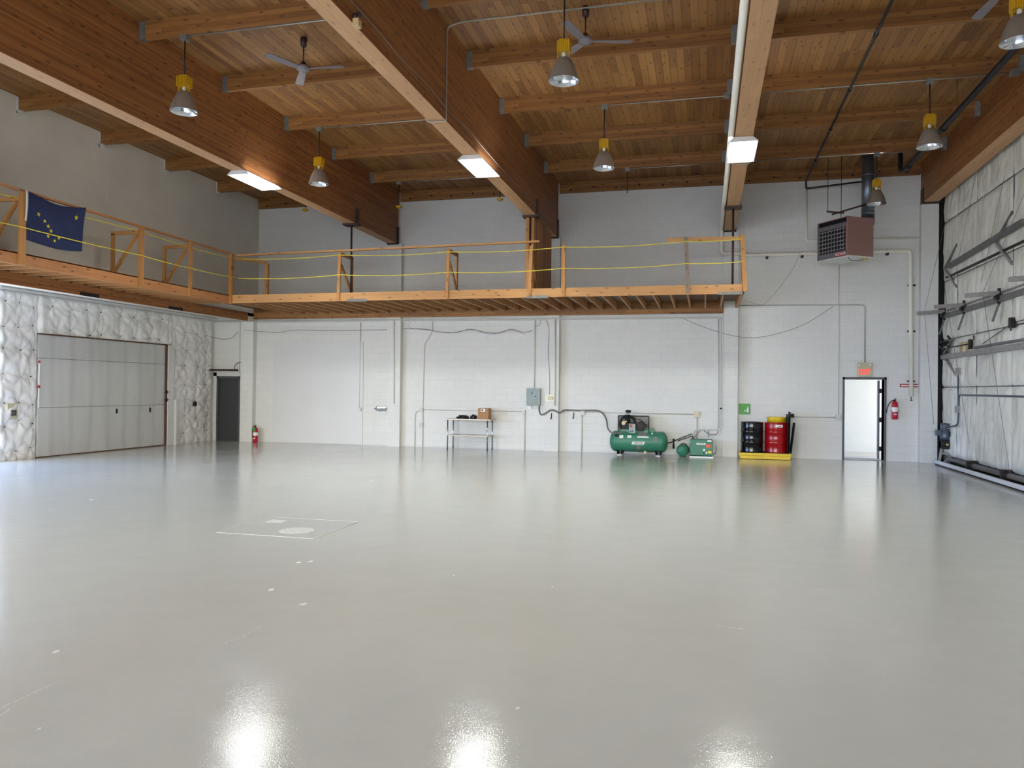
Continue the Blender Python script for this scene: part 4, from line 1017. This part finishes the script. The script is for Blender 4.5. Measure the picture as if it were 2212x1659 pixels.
# belt guard
a_, b_ = cpx(1336, 898, 21.62), cpx(1401, 934, 21.62)
gm = MB()
for p, q in (((a_.x, a_.z), (b_.x, a_.z)), ((a_.x, b_.z), (b_.x, b_.z)), ((a_.x, a_.z), (a_.x, b_.z)), ((b_.x, a_.z), (b_.x, b_.z))):
    gm.beam((p[0], 21.62, p[1]), (q[0], 21.62, q[1]), .03, .03, up=(0, 1, 0))
part('guard_frame', gm, 'black', t)
part('guard_mesh', MB().box((a_.x, 21.625, b_.z), (b_.x, 21.632, a_.z)), 'grey_steel', t)
# pump: flywheel + cylinder
c_ = cpx(1355.5, 916, 21.5)
fw = MB().tube([(c_.x+.205*math.cos(a), 21.5, c_.z+.235*math.sin(a)) for a in [i*2*math.pi/28 for i in range(29)]], .034, 8)
for kq in range(5):
    a = kq*2*math.pi/5+.3; fw.beam((c_.x, 21.5, c_.z), (c_.x+.21*math.cos(a), 21.5, c_.z+.22*math.sin(a)), .03, .07, up=(0, 1, 0))
part('flywheel', fw, 'black', t)
pm2 = MB().cyl((c_.x-.0, 21.42, c_.z+.02), (c_.x-.0, 21.42, c_.z+.22), .065, n=14)
for kq in range(6): pm2.cyl((c_.x, 21.42, c_.z+.05+kq*.028), (c_.x, 21.42, c_.z+.06+kq*.028), .085, n=14)
pm2.cyl((c_.x, 21.42, c_.z+.22), (c_.x, 21.42, c_.z+.26), .075, n=14).box((c_.x-.14, 21.34, c_.z-.22), (c_.x+.12, 21.5, c_.z+.03))
part('pump', pm2, 'black', t)
f_ = cpx(1357, 888.5, 21.42)
part('air_filter', MB().cyl((f_.x, 21.42, f_.z-.03), (f_.x, 21.42, f_.z+.03), .075, n=18).cyl((f_.x-.02, 21.42, f_.z+.03), (f_.x-.02, 21.42, f_.z+.05), .01, n=8), 'black', t)
part('filter_neck', MB().cyl((f_.x-.01, 21.42, f_.z-.07), (f_.x-.01, 21.42, f_.z-.03), .05, n=14), 'light_steel', t)
s_ = cpx(1347, 914, 21.3)
part('crankcase_cover', MB().cyl((s_.x, 21.34, s_.z), (s_.x, 21.29, s_.z), .055, n=14).beam((s_.x, 21.3, s_.z+.03), (s_.x+.09, 21.3, s_.z+.05), .02, .04), 'cream_leather', t)
m_ = cpx(1384, 919, 21.4)
part('motor', MB().cyl((m_.x, 21.3, m_.z), (m_.x, 21.58, m_.z), .115, n=24).box((m_.x+.08, 21.33, m_.z-.05), (m_.x+.17, 21.45, m_.z+.04)).box((m_.x-.1, 21.32, m_.z-.16), (m_.x+.1, 21.5, m_.z-.1)), 'black', t)
part('motor_fan_cover', MB().cyl((m_.x, 21.285, m_.z), (m_.x, 21.3, m_.z), .07, n=20), 'dark_steel', t)
part('drive_belt', MB().beam((c_.x+.06, 21.56, c_.z+.2), (m_.x+.03, 21.56, m_.z+.13), .02, .02).beam((c_.x+.06, 21.56, c_.z-.22), (m_.x, 21.56, m_.z-.12), .02, .02), 'black', t)
a_, b_ = cpx(1359, 915, 21.26), cpx(1372.5, 936, 21.26)
part('starter_box', MB().box((a_.x, 21.22, b_.z), (b_.x, 21.33, a_.z)), 'panel_grey', t, bevel=.005)
part('warning_label', MB().box((a_.x+.02, 21.215, a_.z-.10), (a_.x+.09, 21.22, a_.z-.02)), 'sign_red', t)
part('starter_button', MB().cyl((a_.x+.09, 21.21, b_.z+.06), (a_.x+.09, 21.22, b_.z+.06), .017, n=10), 'flag_blue', t)
part('starter_button', MB().cyl((a_.x+.035, 21.21, b_.z+.045), (a_.x+.035, 21.22, b_.z+.045), .017, n=10), 'black', t)
part('control_cover', MB().box((cpx(1404, 930).x, yc-.1, zt-.02), (cpx(1411.5, 930).x, yc+.05, zt+.09)), 'green_paint', t)
part('gauge', MB().cyl((cpx(1409, 939).x, yc-.22, zt-.045), (cpx(1409, 939).x, yc-.25, zt-.045), .022, n=14), 'white_label', t)
def tank_label(px0, py0, px1, py1, mat, name='sticker'):
    u0, u1 = onY(px0, 950, 21.2).x, onY(px1, 950, 21.2).x
    def z2a(py):
        z = onY(1380, py, 21.22).z-zc; return math.asin(max(-.98, min(.98, z/RT)))
    a0, a1 = z2a(py1), z2a(py0)
    return part(name, MB().grid(lambda u, v: (u0+(u1-u0)*u, yc-(RT+.002)*math.cos(a0+(a1-a0)*v), zc+(RT+.002)*math.sin(a0+(a1-a0)*v)), 4, 4), mat, t)
tank_label(1328.5, 940, 1335.5, 945, 'dark_steel'); tank_label(1338, 941, 1346, 947.5, 'white_label'); tank_label(1355, 941, 1363.5, 946.5, 'white_label')
tank_label(1376.5, 942.5, 1401, 945.5, 'white_label'); tank_label(1412, 943, 1420, 952, 'grey_label'); tank_label(1375, 962.5, 1383.5, 971, 'grey_label')
tank_label(1378, 930, 1397, 941, 'grey_label')
def tank_pt(x, z): return Vector((x, yc-math.sqrt(max(0, (RT+.004)**2-(z-zc)**2)), z))
a_, b_ = onY(1364, 961, 21.19), onY(1393, 954.5, 21.19)
part('brand_plate', MB().add([tank_pt(a_.x, a_.z), tank_pt(b_.x-.03, a_.z), tank_pt(b_.x, b_.z), tank_pt(a_.x+.03, b_.z)], [(0,1,2,3)]), 'white_label', t)
tm = text_mb('SPEEDAIRE', .062, ((a_.x+b_.x)/2+.005, 0, (a_.z+b_.z)/2+.008), (1,0,0), (0,0,1), .0, sx=.82, shear=.25)
tm.v = [tank_pt(p.x, p.z)+Vector((0, -.003, 0)) for p in tm.v]; part('brand_lettering', tm, 'black', t)
part('brand_stripe', MB().add([tank_pt(a_.x+.004, a_.z+.006)+Vector((0,-.002,0)), tank_pt(b_.x-.03, a_.z+.006)+Vector((0,-.002,0)), tank_pt(b_.x-.025, a_.z+.022)+Vector((0,-.002,0)), tank_pt(a_.x+.01, a_.z+.022)+Vector((0,-.002,0))], [(0,1,2,3)]), 'green_box', t)
d_ = cpx(1396, 977, 21.25)
part('drain_valve', MB().box((d_.x-.06, 21.2, d_.z-.03), (d_.x, 21.28, d_.z+.03)).cyl((d_.x, 21.24, d_.z), (d_.x+.06, 21.24, d_.z-.03), .02, n=8), 'cream_leather', t)
part('drain_hose', MB().tube(smooth_path([(d_.x-.2, 21.3, .09), (d_.x-.08, 21.24, .10), (d_.x+.1, 21.22, .06), (d_.x+.2, 21.2, .03), (d_.x+.33, 21.25, .025)]), .01, 6), 'grey_hose', t)
# outlet pipework from tank to dryer
o_ = [onY(1443, 957, 21.45), onY(1452, 955, 21.45), onY(1462, 950, 21.45), onY(1495, 937, 21.5), onY(1497, 948, 21.5)]
t = thing('outlet_pipework', 'dark outlet piping with a filter between the compressor tank and the dryer', 'pipework', tuple(o_[2]))
part('pipe_run', MB().tube(o_, .014, 8), 'dark_steel', t)
part('pipe_run', MB().tube([onY(1463, 953, 21.4), onY(1492, 943, 21.45), onY(1497, 944, 21.45)], .012, 8), 'dark_steel', t)
f_ = onY(1455, 958, 21.4)
part('filter_bowl', MB().cyl((f_.x, 21.4, f_.z-.12), (f_.x, 21.4, f_.z+.12), .02, n=12).cyl((f_.x, 21.4, f_.z-.14), (f_.x, 21.4, f_.z-.02), .03, n=12).cyl((f_.x, 21.4, f_.z+.04), (f_.x, 21.4, f_.z+.13), .028, n=12), 'black', t)
# small round receiver
r_ = onY(1474.5, 971, 21.4)
t = thing('receiver_tank', 'small round green tank on the floor beside the dryer', 'tank', (r_.x, 21.45, 0))
part('tank', MB().lathe([(.01, -.24), (.10, -.22), (.155, -.16), (.165, -.1), (.165, .12), (.14, .2), (.01, .24)], (r_.x, 21.5, .17), 30, 'Y'), 'green_paint', t)
part('base_bracket', MB().box((r_.x-.08, 21.4, 0), (r_.x+.08, 21.6, .02)), 'dark_steel', t)
part('hose', MB().tube(smooth_path([(r_.x-.05, 21.35, .31), (r_.x-.01, 21.34, .36), (r_.x+.08, 21.36, .34), (r_.x+.16, 21.4, .22), (r_.x+.18, 21.4, .12)]), .012, 6), 'black', t)
# dryer
a_, b_ = onY(1491, 949, 21.35), onY(1539, 983, 21.35)
t = thing('air_dryer', 'green box air dryer with orange and yellow stickers', 'air dryer', ((a_.x+b_.x)/2, 21.5, 0))
part('cabinet', MB().box((a_.x, 21.3, .05), (b_.x, 21.75, a_.z)), 'green_paint', t, bevel=.012)
part('base', MB().box((a_.x+.01, 21.32, .03), (b_.x-.01, 21.74, .05)), 'black', t)
part('floor_board', MB().box((a_.x-.02, 21.26, 0), (b_.x+.02, 21.76, .03)), 'white_label', t)
def dl(px0, py0, px1, py1, mat, name='sticker'):
    p, q = onY(px0, py0, 21.3), onY(px1, py1, 21.3); return part(name, MB().box((p.x, 21.296, q.z), (q.x, 21.3, p.z)), mat, t)
dl(1525.5, 960, 1535, 967, 'orange_label'); dl(1529.5, 974.5, 1537, 979.5, 'yellow_label'); dl(1528, 951, 1537, 954.5, 'white_label'); dl(1519, 970, 1523, 974.5, 'white_label'); dl(1519, 976.5, 1522, 980, 'black')
dl(1504.5, 956.5, 1524, 961, 'white_label', 'brand_plate')
p_ = onY(1514.5, 958.5, 21.29)
part('brand_lettering', text_mb('SPEEDAIRE', .036, (p_.x, 21.294, p_.z), (1,0,0), (0,0,1), .001, sx=.85, shear=.25), 'black', t)
part('gauge', MB().cyl((onY(1526, 978, 21.3).x, 21.28, onY(1526, 978, 21.3).z), (onY(1526, 978, 21.3).x, 21.3, onY(1526, 978, 21.3).z), .025, n=14), 'white_label', t)
part('power_cord', MB().tube(smooth_path([(b_.x, 21.5, .08), (b_.x+.07, 21.5, .1), (b_.x+.1, 21.5, .2), (b_.x+.09, 21.55, .32)]), .008, 6), 'black', t)
wire('black cable loops hanging from the air line above the dryer', [(1520, 930), (1532, 938), (1540, 939), (1549, 937), (1551, 930)], .008, 'black', YP-.07)
wire('short black hose end hanging from the air line', [(1531.5, 931), (1531, 945)], .008, 'black', YP-.08)
wire('red cord draped from the air line to the dryer', [(1515, 928), (1507, 937), (1500, 945), (1495, 948)], .007, 'sign_red', YP-.09)

# work table
X0, X1 = onY(965, 905, 21.3).x, onY(1063, 905, 21.6).x
FY, BY = 21.33, 21.85; TZ = onY(1010, 905, 21.33).z
t = thing('work_table', 'stainless steel work table with a lower shelf against the back wall', 'table', ((X0+X1)/2, 21.6, 0))
part('table_top', MB().box((X0-.04, FY-.05, TZ-.04), (X1+.03, BY+.05, TZ)), 'table_steel', t, bevel=.006)
part('lower_shelf', MB().box((X0+.02, FY, .40), (X1-.05, BY, .425)), 'table_steel', t)
for x_ in (X0+.02, X1-.06):
    for y_ in (FY, BY):
        lg = part('leg', MB().cyl((x_, y_, .04), (x_, y_, TZ-.04), .02, n=12), 'stainless', t)
        part('foot', MB().lathe([(.012, .0), (.02, .005), (.017, .04)], (x_, y_, 0), 10), 'dark_steel', lg)
a_, b_ = onY(1033, 882, 21.45), onY(1055.5, 904, 21.45)
t = thing('cardboard_box', 'brown cardboard box with a white label on the right of the work table', 'box', ((a_.x+b_.x)/2, 21.6, TZ))
part('carton', MB().box((a_.x, 21.42, TZ), (b_.x, 21.72, a_.z)), 'cardboard', t, bevel=.003)
part('carton_label', MB().box((a_.x+.09, 21.416, a_.z-.10), (a_.x+.22, 21.42, a_.z-.01)), 'white_label', t)
part('label_print', MB().box((a_.x+.115, 21.413, a_.z-.07), (a_.x+.16, 21.416, a_.z-.03)), 'dark_steel', t)
def bag(px0, px1, h, seed, label):
    x0_, x1_ = onY(px0, 904, 21.5).x, onY(px1, 904, 21.5).x; cx_ = (x0_+x1_)/2
    m = MB()
    def fn(u, v):
        a = u*2*math.pi; b = v*math.pi*.5; r = 1+.28*noise.noise(Vector((math.cos(a)*2.2+seed, math.sin(a)*2.2, b*2.5)))+.1*noise.noise(Vector((math.cos(a)*7, math.sin(a)*7+seed, b*7)))
        return (cx_+(x1_-x0_)/2*math.cos(a)*math.cos(b)*r, 21.55+.15*math.sin(a)*math.cos(b)*r, TZ+.002+h*math.sin(b)**.8*r)
    m.grid(fn, 36, 12); solo('plastic_bag', m, 'black_bag', label, 'bag', 'black bags on the work table')
bag(986, 1012, .10, 1, 'crumpled black plastic bag on the left part of the work table')
bag(1015, 1029, .11, 5, 'crumpled black plastic bag pushed against the cardboard box')

# ================================================================ HANGAR DOOR (right)
HD = thing('door_4', None, None, (XR, 12, 0), kind='structure')
SE = [21.84, 20.73, 19.36, 17.26, 15.1, 12.95, 10.8, 8.6, 6.4]
ZS = [.22, 1.95, 3.15, 4.65, 6.15, 7.75]
def hpuff(y, z, k):
    d = .06+.045*noise.noise(Vector((y*1.4, z*.9, k*3.3)))+.03*noise.noise(Vector((y*6+z, z*1.0, k*2.0)))+.02*noise.noise(Vector((y*5+z*4, z*4-y*2, 7)))
    return d
for i, (yb, ya) in enumerate(zip(SE, SE[1:])):
    for j, (za, zb) in enumerate(zip(ZS, ZS[1:])):
        def fn(u, v, ya=ya, yb=yb, za=za, zb=zb, k=i*7+j):
            y, z = ya+.012+(yb-ya-.024)*u, za+.012+(zb-za-.024)*v
            e = min(1, min(u, 1-u)*(yb-ya)/.12, min(v, 1-v)*(zb-za)/.12)
            return (XR-.004-hpuff(y, z, k)*(.25+.75*math.sqrt(max(0, e))), y, z)
        m = MB(); m.grid(fn, int((yb-ya)/.05)+2, int((zb-za)/.06)+2); part('insulation_panel', m, 'hangar_vinyl', HD)
part('door_skin', MB().box((XR, 4, .12), (XR+.1, 21.84, 7.75)), 'grey_steel', HD)
for y in SE[1:]:
    part('mullion', MB().box((XR-.022, y-.012, .25), (XR+.0, y+.012, 7.7)), 'motor_grey', HD)
def rail_y(z0, y0, z1, y1, w, h, mat, x=XR-.12, nm='door_truss'):
    return part(nm, MB().beam((x, y0, z0), (x, y1, z1), w, h), mat, HD)
# upper truss
A = onX(2050, 575, XR-.15); rail_y(A.z, A.y, onX(2212, 478, XR-.15).z, onX(2212, 478, XR-.15).y, .10, .10, 'grey_steel', XR-.15)
_zu = A.z
part('door_truss', MB().beam((XR-.15, 16, _zu), (XR-.15, 4, _zu), .10, .12), 'grey_steel', HD)
part('door_truss', MB().beam((XR-.08, 21.4, _zu-.22), (XR-.08, 4, _zu-.22), .05, .04), 'dark_steel', HD)
for y in (20.73, 17.26, 12.95):
    part('truss_strut', MB().beam((XR-.15, y+.55, _zu), (XR-.03, y, _zu+.50), .05, .05), 'grey_steel', HD)
    part('truss_strut', MB().beam((XR-.15, y+.55, _zu-.02), (XR-.03, y, _zu-.55), .05, .05), 'light_steel', HD)
# hinge rail with projecting arms
B = onX(2049, 679, XR-.12); _zh = B.z
part('hinge_rail', MB().beam((XR-.12, 21.3, _zh-.02), (XR-.12, 4, _zh-.02), .08, .11), 'grey_steel', HD)
part('hinge_rail', MB().beam((XR-.10, 21.3, _zh+.12), (XR-.10, 4, _zh+.12), .03, .03), 'light_steel', HD)
for y in (21.35, 19.85, 17.65, 15.3, 13.0):
    part('hinge_arm', MB().beam((XR-.14, y, _zh+.10), (XR-.14-.62, y, _zh+.06), .06, .09), 'light_steel', HD)
    part('hinge_knuckle', MB().cyl((XR-.16, y-.1, _zh+.02), (XR-.16, y+.1, _zh+.02), .06, n=10).beam((XR-.14, y, _zh+.2), (XR-.14, y, _zh-.12), .05, .05), 'dark_steel', HD)
    part('drop_strap', MB().beam((XR-.14, y, _zh-.12), (XR-.24, y+.05, _zh-.48), .09, .02, up=(1, 0, 0)), 'grey_steel', HD)
# middle truss
C_ = onX(2049, 770, XR-.15); _zm = C_.z
part('door_truss', MB().beam((XR-.15, 21.4, _zm), (XR-.15, 4, _zm), .10, .11), 'light_steel', HD)
part('door_truss', MB().beam((XR-.10, 19.3, _zm+.12), (XR-.10, 4, _zm+.13), .05, .05), 'grey_steel', HD)
part('truss_strut', MB().beam((XR-.15, 21.3, _zm), (XR-.03, 20.73, _zm-.48), .05, .05), 'light_steel', HD)
part('truss_strut', MB().beam((XR-.18, 21.3, _zm), (XR-.12, 20.73, _zm+.42), .06, .05), 'grey_steel', HD)
lk = MB()
for i in range(14):
    y = 21.5-random.random()*.7; z = _zm+.05+random.random()*.38
    if i % 2: lk.cyl((XR-.1-random.random()*.12, y-.08, z), (XR-.12, y+.08, z+random.uniform(-.05, .05)), random.uniform(.015, .05), n=8)
    else: lk.beam((XR-.15, y-.1, z), (XR-.15, y+.1, z+random.uniform(-.12, .12)), .03, .05)
part('latch_gear', lk, 'dark_steel', HD)
part('latch_shaft', MB().cyl((XR-.14, 21.6, _zm+.22), (XR-.14, 19.36, _zm+.22), .012, n=8).box((XR-.16, 19.40, _zm+.1), (XR-.08, 19.48, _zm+.32)), 'dark_steel', HD)
for y in (20.2, 19.8): part('bracket', MB().prism([(y-.12, _zm+.3), (y+.12, _zm+.3), (y+.04, _zm+.06), (y-.04, _zm+.06)], 'X', XR-.1, XR-.06), 'horn_tan', HD)
for (px, py) in ((2104, 727), (2184, 707)):
    q = onX(px, py, XR-.06); part('seal_tear', MB().box((XR-.075, q.y-.03, q.z-.07), (XR-.06, q.y+.02, q.z+.03)), 'rust', HD)
# cables
cb = [((2100, 380), (2092, 440), (2030, 860)), ]
def hcable(p, q, r=.005):
    a, b = onX(*p, XR-.2), onX(*q, XR-.2)
    solo_pts = [a, b]; return part('lift_cable', MB().tube(solo_pts, r, 6), 'wire_grey', HD)
hcable((2107, 380), (2058, 620)); hcable((2170, 380), (2120, 610)); hcable((2040, 620), (2094, 958)); hcable((2124, 640), (2182, 1025)); hcable((2212, 420), (2120, 640))
part('lift_cable', MB().tube([onX(2042, 480, XR-.2), onY(1997, 672, 21.3), (5.6, 21.4, 1.0)], .005, 5), 'wire_grey', HD)
a_, b_ = onX(2122, 743, XR-.1), onX(2188, 697, XR-.1)
part('lift_cable', MB().tube([a_, b_, (XR-.1, 4, b_.z+.15)], .008, 6), 'dark_steel', HD)
part('cable_pulley', MB().box((XR-.16, b_.y-.06, b_.z-.10), (XR-.06, b_.y+.06, b_.z+.10)), 'dark_steel', HD)
# conduit on the door
t = thing('door_conduit', 'dark purple-grey conduit running level across the hangar door insulation to the motor', 'conduit', (XR-.1, 15, 1.8))
q = onX(2071, 855, XR-.1)
part('pipe_run', MB().tube(round_path([(XR-.1, 4, 1.70), (XR-.1, q.y+.0, q.z+.02), (XR-.1, q.y+.04, q.z-.7), (XR-.2, 20.95, .95)], .12, 5), .02, 8), 'motor_grey', t)
part('pipe_run', MB().tube([(XR-.1, q.y+.04, q.z-.5), (XR-.1, q.y+.06, onX(2068, 810, XR-.1).z)], .016, 8), 'motor_grey', t)
for py in (802, 884):
    z = onX(2068, py, XR-.1).z; part('junction_box', MB().box((XR-.15, q.y-.06, z-.08), (XR-.05, q.y+.12, z+.08)), 'light_steel', t)
# bottom: tube, track, timber edge
t = thing('door_bottom_rail', 'long pale bottom edge of the hangar door with a dark torque tube behind it', 'door rail', (XR-.2, 12, 0))
part('edge_plank', MB().box((XR-.33, 4, .035), (XR-.30, 21.45, .12)), 'white_paint', t)
part('rubber_seal', MB().box((XR-.31, 4, .0), (XR-.10, 21.4, .035)), 'black', t)
part('torque_tube', MB().cyl((XR-.17, 20.8, .19), (XR-.17, 4, .19), .055, n=16), 'grey_steel', t)
part('angle_iron', MB().box((XR-.30, 4, .035), (XR-.05, 21.4, .06)), 'dark_steel', t)
for y in (19.2, 17.15, 14.9, 12.6, 10.3):
    part('tube_bearing', MB().box((XR-.26, y-.05, .06), (XR-.02, y+.05, .29)).cyl((XR-.17, y-.2, .19), (XR-.17, y+.05, .19), .075, n=14), 'dark_steel', t)
# lift motor
mx, my = XR-.16, 21.15
t = thing('door_motor', 'upright grey electric lift motor at the corner of the hangar door', 'motor', (mx, my, 0))
z_ = lambda py: onY(2045, py, my).z
part('motor_body', MB().lathe([(.01, z_(914)), (.10, z_(914)-.01), (.11, z_(917)-.02), (.105, z_(930)), (.115, z_(931)), (.115, z_(945)), (.10, z_(951)), (.01, z_(951))], (mx, my, 0), 24), 'motor_grey', t)
part('terminal_box', MB().box((mx-.22, my-.08, z_(941)), (mx-.10, my+.05, z_(929))), 'motor_grey', t, bevel=.005)
part('terminal_box', MB().box((mx+.08, my-.14, z_(943)), (mx+.17, my-.04, z_(932))), 'motor_grey', t, bevel=.005)
part('rating_plate', MB().box((mx+.0, my-.112, z_(925)), (mx+.07, my-.10, z_(921))), 'white_label', t)
gb = MB().cyl((mx-.12, my, z_(960)), (mx+.14, my, z_(960)), .12, n=20).box((mx-.12, my-.11, z_(969)), (mx+.14, my+.1, z_(951)))
part('gearbox', gb, 'black', t, bevel=.01)
part('brake_disc', MB().cyl((mx+.02, my-.11, z_(960)), (mx+.02, my-.13, z_(960)), .03, n=12), 'horn_tan', t)
part('stand', MB().beam((mx-.09, my-.05, z_(969)), (mx-.15, my-.05, .06), .05, .05).beam((mx+.25, my-.08, .42), (mx-.05, my-.1, .06), .04, .07).beam((mx+.1, my, z_(969)), (mx+.1, my, .06), .04, .04).box((mx-.12, my-.05, .28), (mx+.12, my+.02, .33)), 'light_steel', t)
part('drive_shaft', MB().cyl((mx+.12, my, .19), (mx+.12, 20.8, .19), .035, n=12), 'black', t)

# ================================================================ small left-wall items
t = thing('wall_outlet', 'grey double outlet set in the insulation at the far left', 'outlet', tuple(onX(28, 892, XLL+.1)))
q = onX(28, 892, XLL+.1)
part('cover_plate', MB().box((XLL+.08, q.y-.07, q.z-.07), (XLL+.13, q.y+.07, q.z+.07)), 'grey_steel', t)
for dy in (-.03, .03):
    for dz in (-.03, .03): part('socket', MB().box((XLL+.13, q.y+dy-.015, q.z+dz-.015), (XLL+.134, q.y+dy+.015, q.z+dz+.015)), 'black', t)
part('trim_patch', MB().box((XLL+.05, q.y-.13, q.z-.14), (XLL+.09, q.y+.13, q.z+.22)), 'exit_case', t)
q = onX(420, 872, XLL+.08)
solo('wall_switch', MB().box((XLL+.07, q.y-.06, q.z-.08), (XLL+.12, q.y+.06, q.z+.06)), 'black', 'small black switch box in the insulation left of the dark door', 'switch')
q = onX(240, 410, XLU)
solo('plaster_patch', MB().box((XLU, q.y-.12, q.z-.30), (XLU+.008, q.y+.16, q.z+.30)), 'grey_plaster', 'square-cut plaster patch high on the left wall', 'patch')
q = onX(367, 880, XLL+.15)
solo('white_post', MB().box((XLL+.10, Y1+.33, 0), (XLL+.20, Y1+.40, 1.35)), 'white_paint', 'short white bollard strip at the right jamb of the steel door', 'post')
q = onX(73, 800, XLL+.1)
t = thing('door_seal_rod', 'thin red and white rod at the left jamb of the steel door', 'rod', (XLL+.12, Y0-.05, 1.2))
part('rod', MB().cyl((XLL+.12, Y0-.04, 1.2), (XLL+.12, Y0-.04, 2.3), .014, n=8), 'white_label', t)
part('rod_end', MB().cyl((XLL+.12, Y0-.04, 2.28), (XLL+.12, Y0-.04, 2.34), .022, n=8), 'red_paint', t)
part('rod_end', MB().cyl((XLL+.12, Y0-.04, 1.68), (XLL+.12, Y0-.04, 1.75), .025, n=8), 'red_paint', t)

# marks on the floor coating
fo = bpy.data.objects['floor']; ORG['floor'] = Vector((0,0,0))
def mark(pts, w, nm='floor_crack', seed=0):
    rn = random.Random(seed); P = [onZ(*p, .0) for p in pts]; m = MB()
    for a, b in zip(P, P[1:]):
        for k in range(6):
            p, q = a.lerp(b, k/6), a.lerp(b, (k+rn.uniform(.6, 1))/6)
            n_ = Vector((rn.uniform(-.006, .006), rn.uniform(-.006, .006), 0)); m.beam(p+n_, q+n_, w*rn.uniform(.5, 1.2), .0016)
    part(nm, m, 'pale_scuff', fo)
mark([(0, 1531), (35, 1514), (75, 1495), (114, 1478)], .006, seed=1)
mark([(0, 1545), (24, 1531)], .007, seed=2)
mark([(486, 1388), (515, 1380), (545, 1363), (568, 1352)], .004, seed=3)
mark([(1549, 1350), (1580, 1356), (1612, 1359)], .004, seed=4)
for i, (px, py, w) in enumerate(((645, 1215, .05), (671, 1213, .05), (586, 1274, .05), (656, 1305, .06), (121, 1408, .04), (197, 1080, .05), (84, 1575, .02), (980, 1243, .02), (1119, 1530, .03), (1193, 1268, .02))):
    p = onZ(px, py, 0); n_ = 9; rn = random.Random(i)
    m = MB(); m.add([(p.x, p.y, .0012)]+[(p.x+w*.6*rn.uniform(.5, 1)*math.cos(k*6.283/n_), p.y+w*rn.uniform(.5, 1)*math.sin(k*6.283/n_), .0012) for k in range(n_)], [(0, 1+k, 1+(k+1) % n_) for k in range(n_)])
    part('paint_scuff', m, 'pale_scuff', fo)
# floor patch
c4 = [onZ(*p, .002) for p in ((465, 1152), (672, 1164), (780, 1126), (583, 1117))]
xa, xb2 = -5.72, -4.42; ya, yb = 8.17, 9.36
t = thing('floor_cover', 'square painted-over floor cover plate with pale edges in the middle of the floor', 'floor cover', ((xa+xb2)/2, (ya+yb)/2, 0))
fr = MB()
for p, q in (((xa, ya), (xb2, ya)), ((xb2, ya), (xb2, yb)), ((xb2, yb), (xa, yb)), ((xa, yb), (xa, ya))):
    fr.beam((p[0], p[1], .002), (q[0], q[1], .002), .011, .004)
part('cover_edge', fr, 'pale_scuff', t)
part('cover_plate', MB().box((xa, ya, 0), (xb2, yb, .002)), 'floor_coating', t)
for i, (cx_, cy_) in enumerate(((-4.86, 8.55), (-5.45, 9.08))):
    tr_ = MB()
    rn = random.Random(i)
    for k in range(16 if i == 0 else 7):
        s = -.2+k*.026 if i == 0 else -.1+k*.028; w = math.sqrt(max(0, .215**2-s*s)) if i == 0 else .12
        tr_.beam((cx_-w*rn.uniform(.85, 1), cy_+s, .003), (cx_+w*rn.uniform(.85, 1), cy_+s+.02, .003), .005, .004)
    part('tread_pattern', tr_, 'pale_scuff', t)
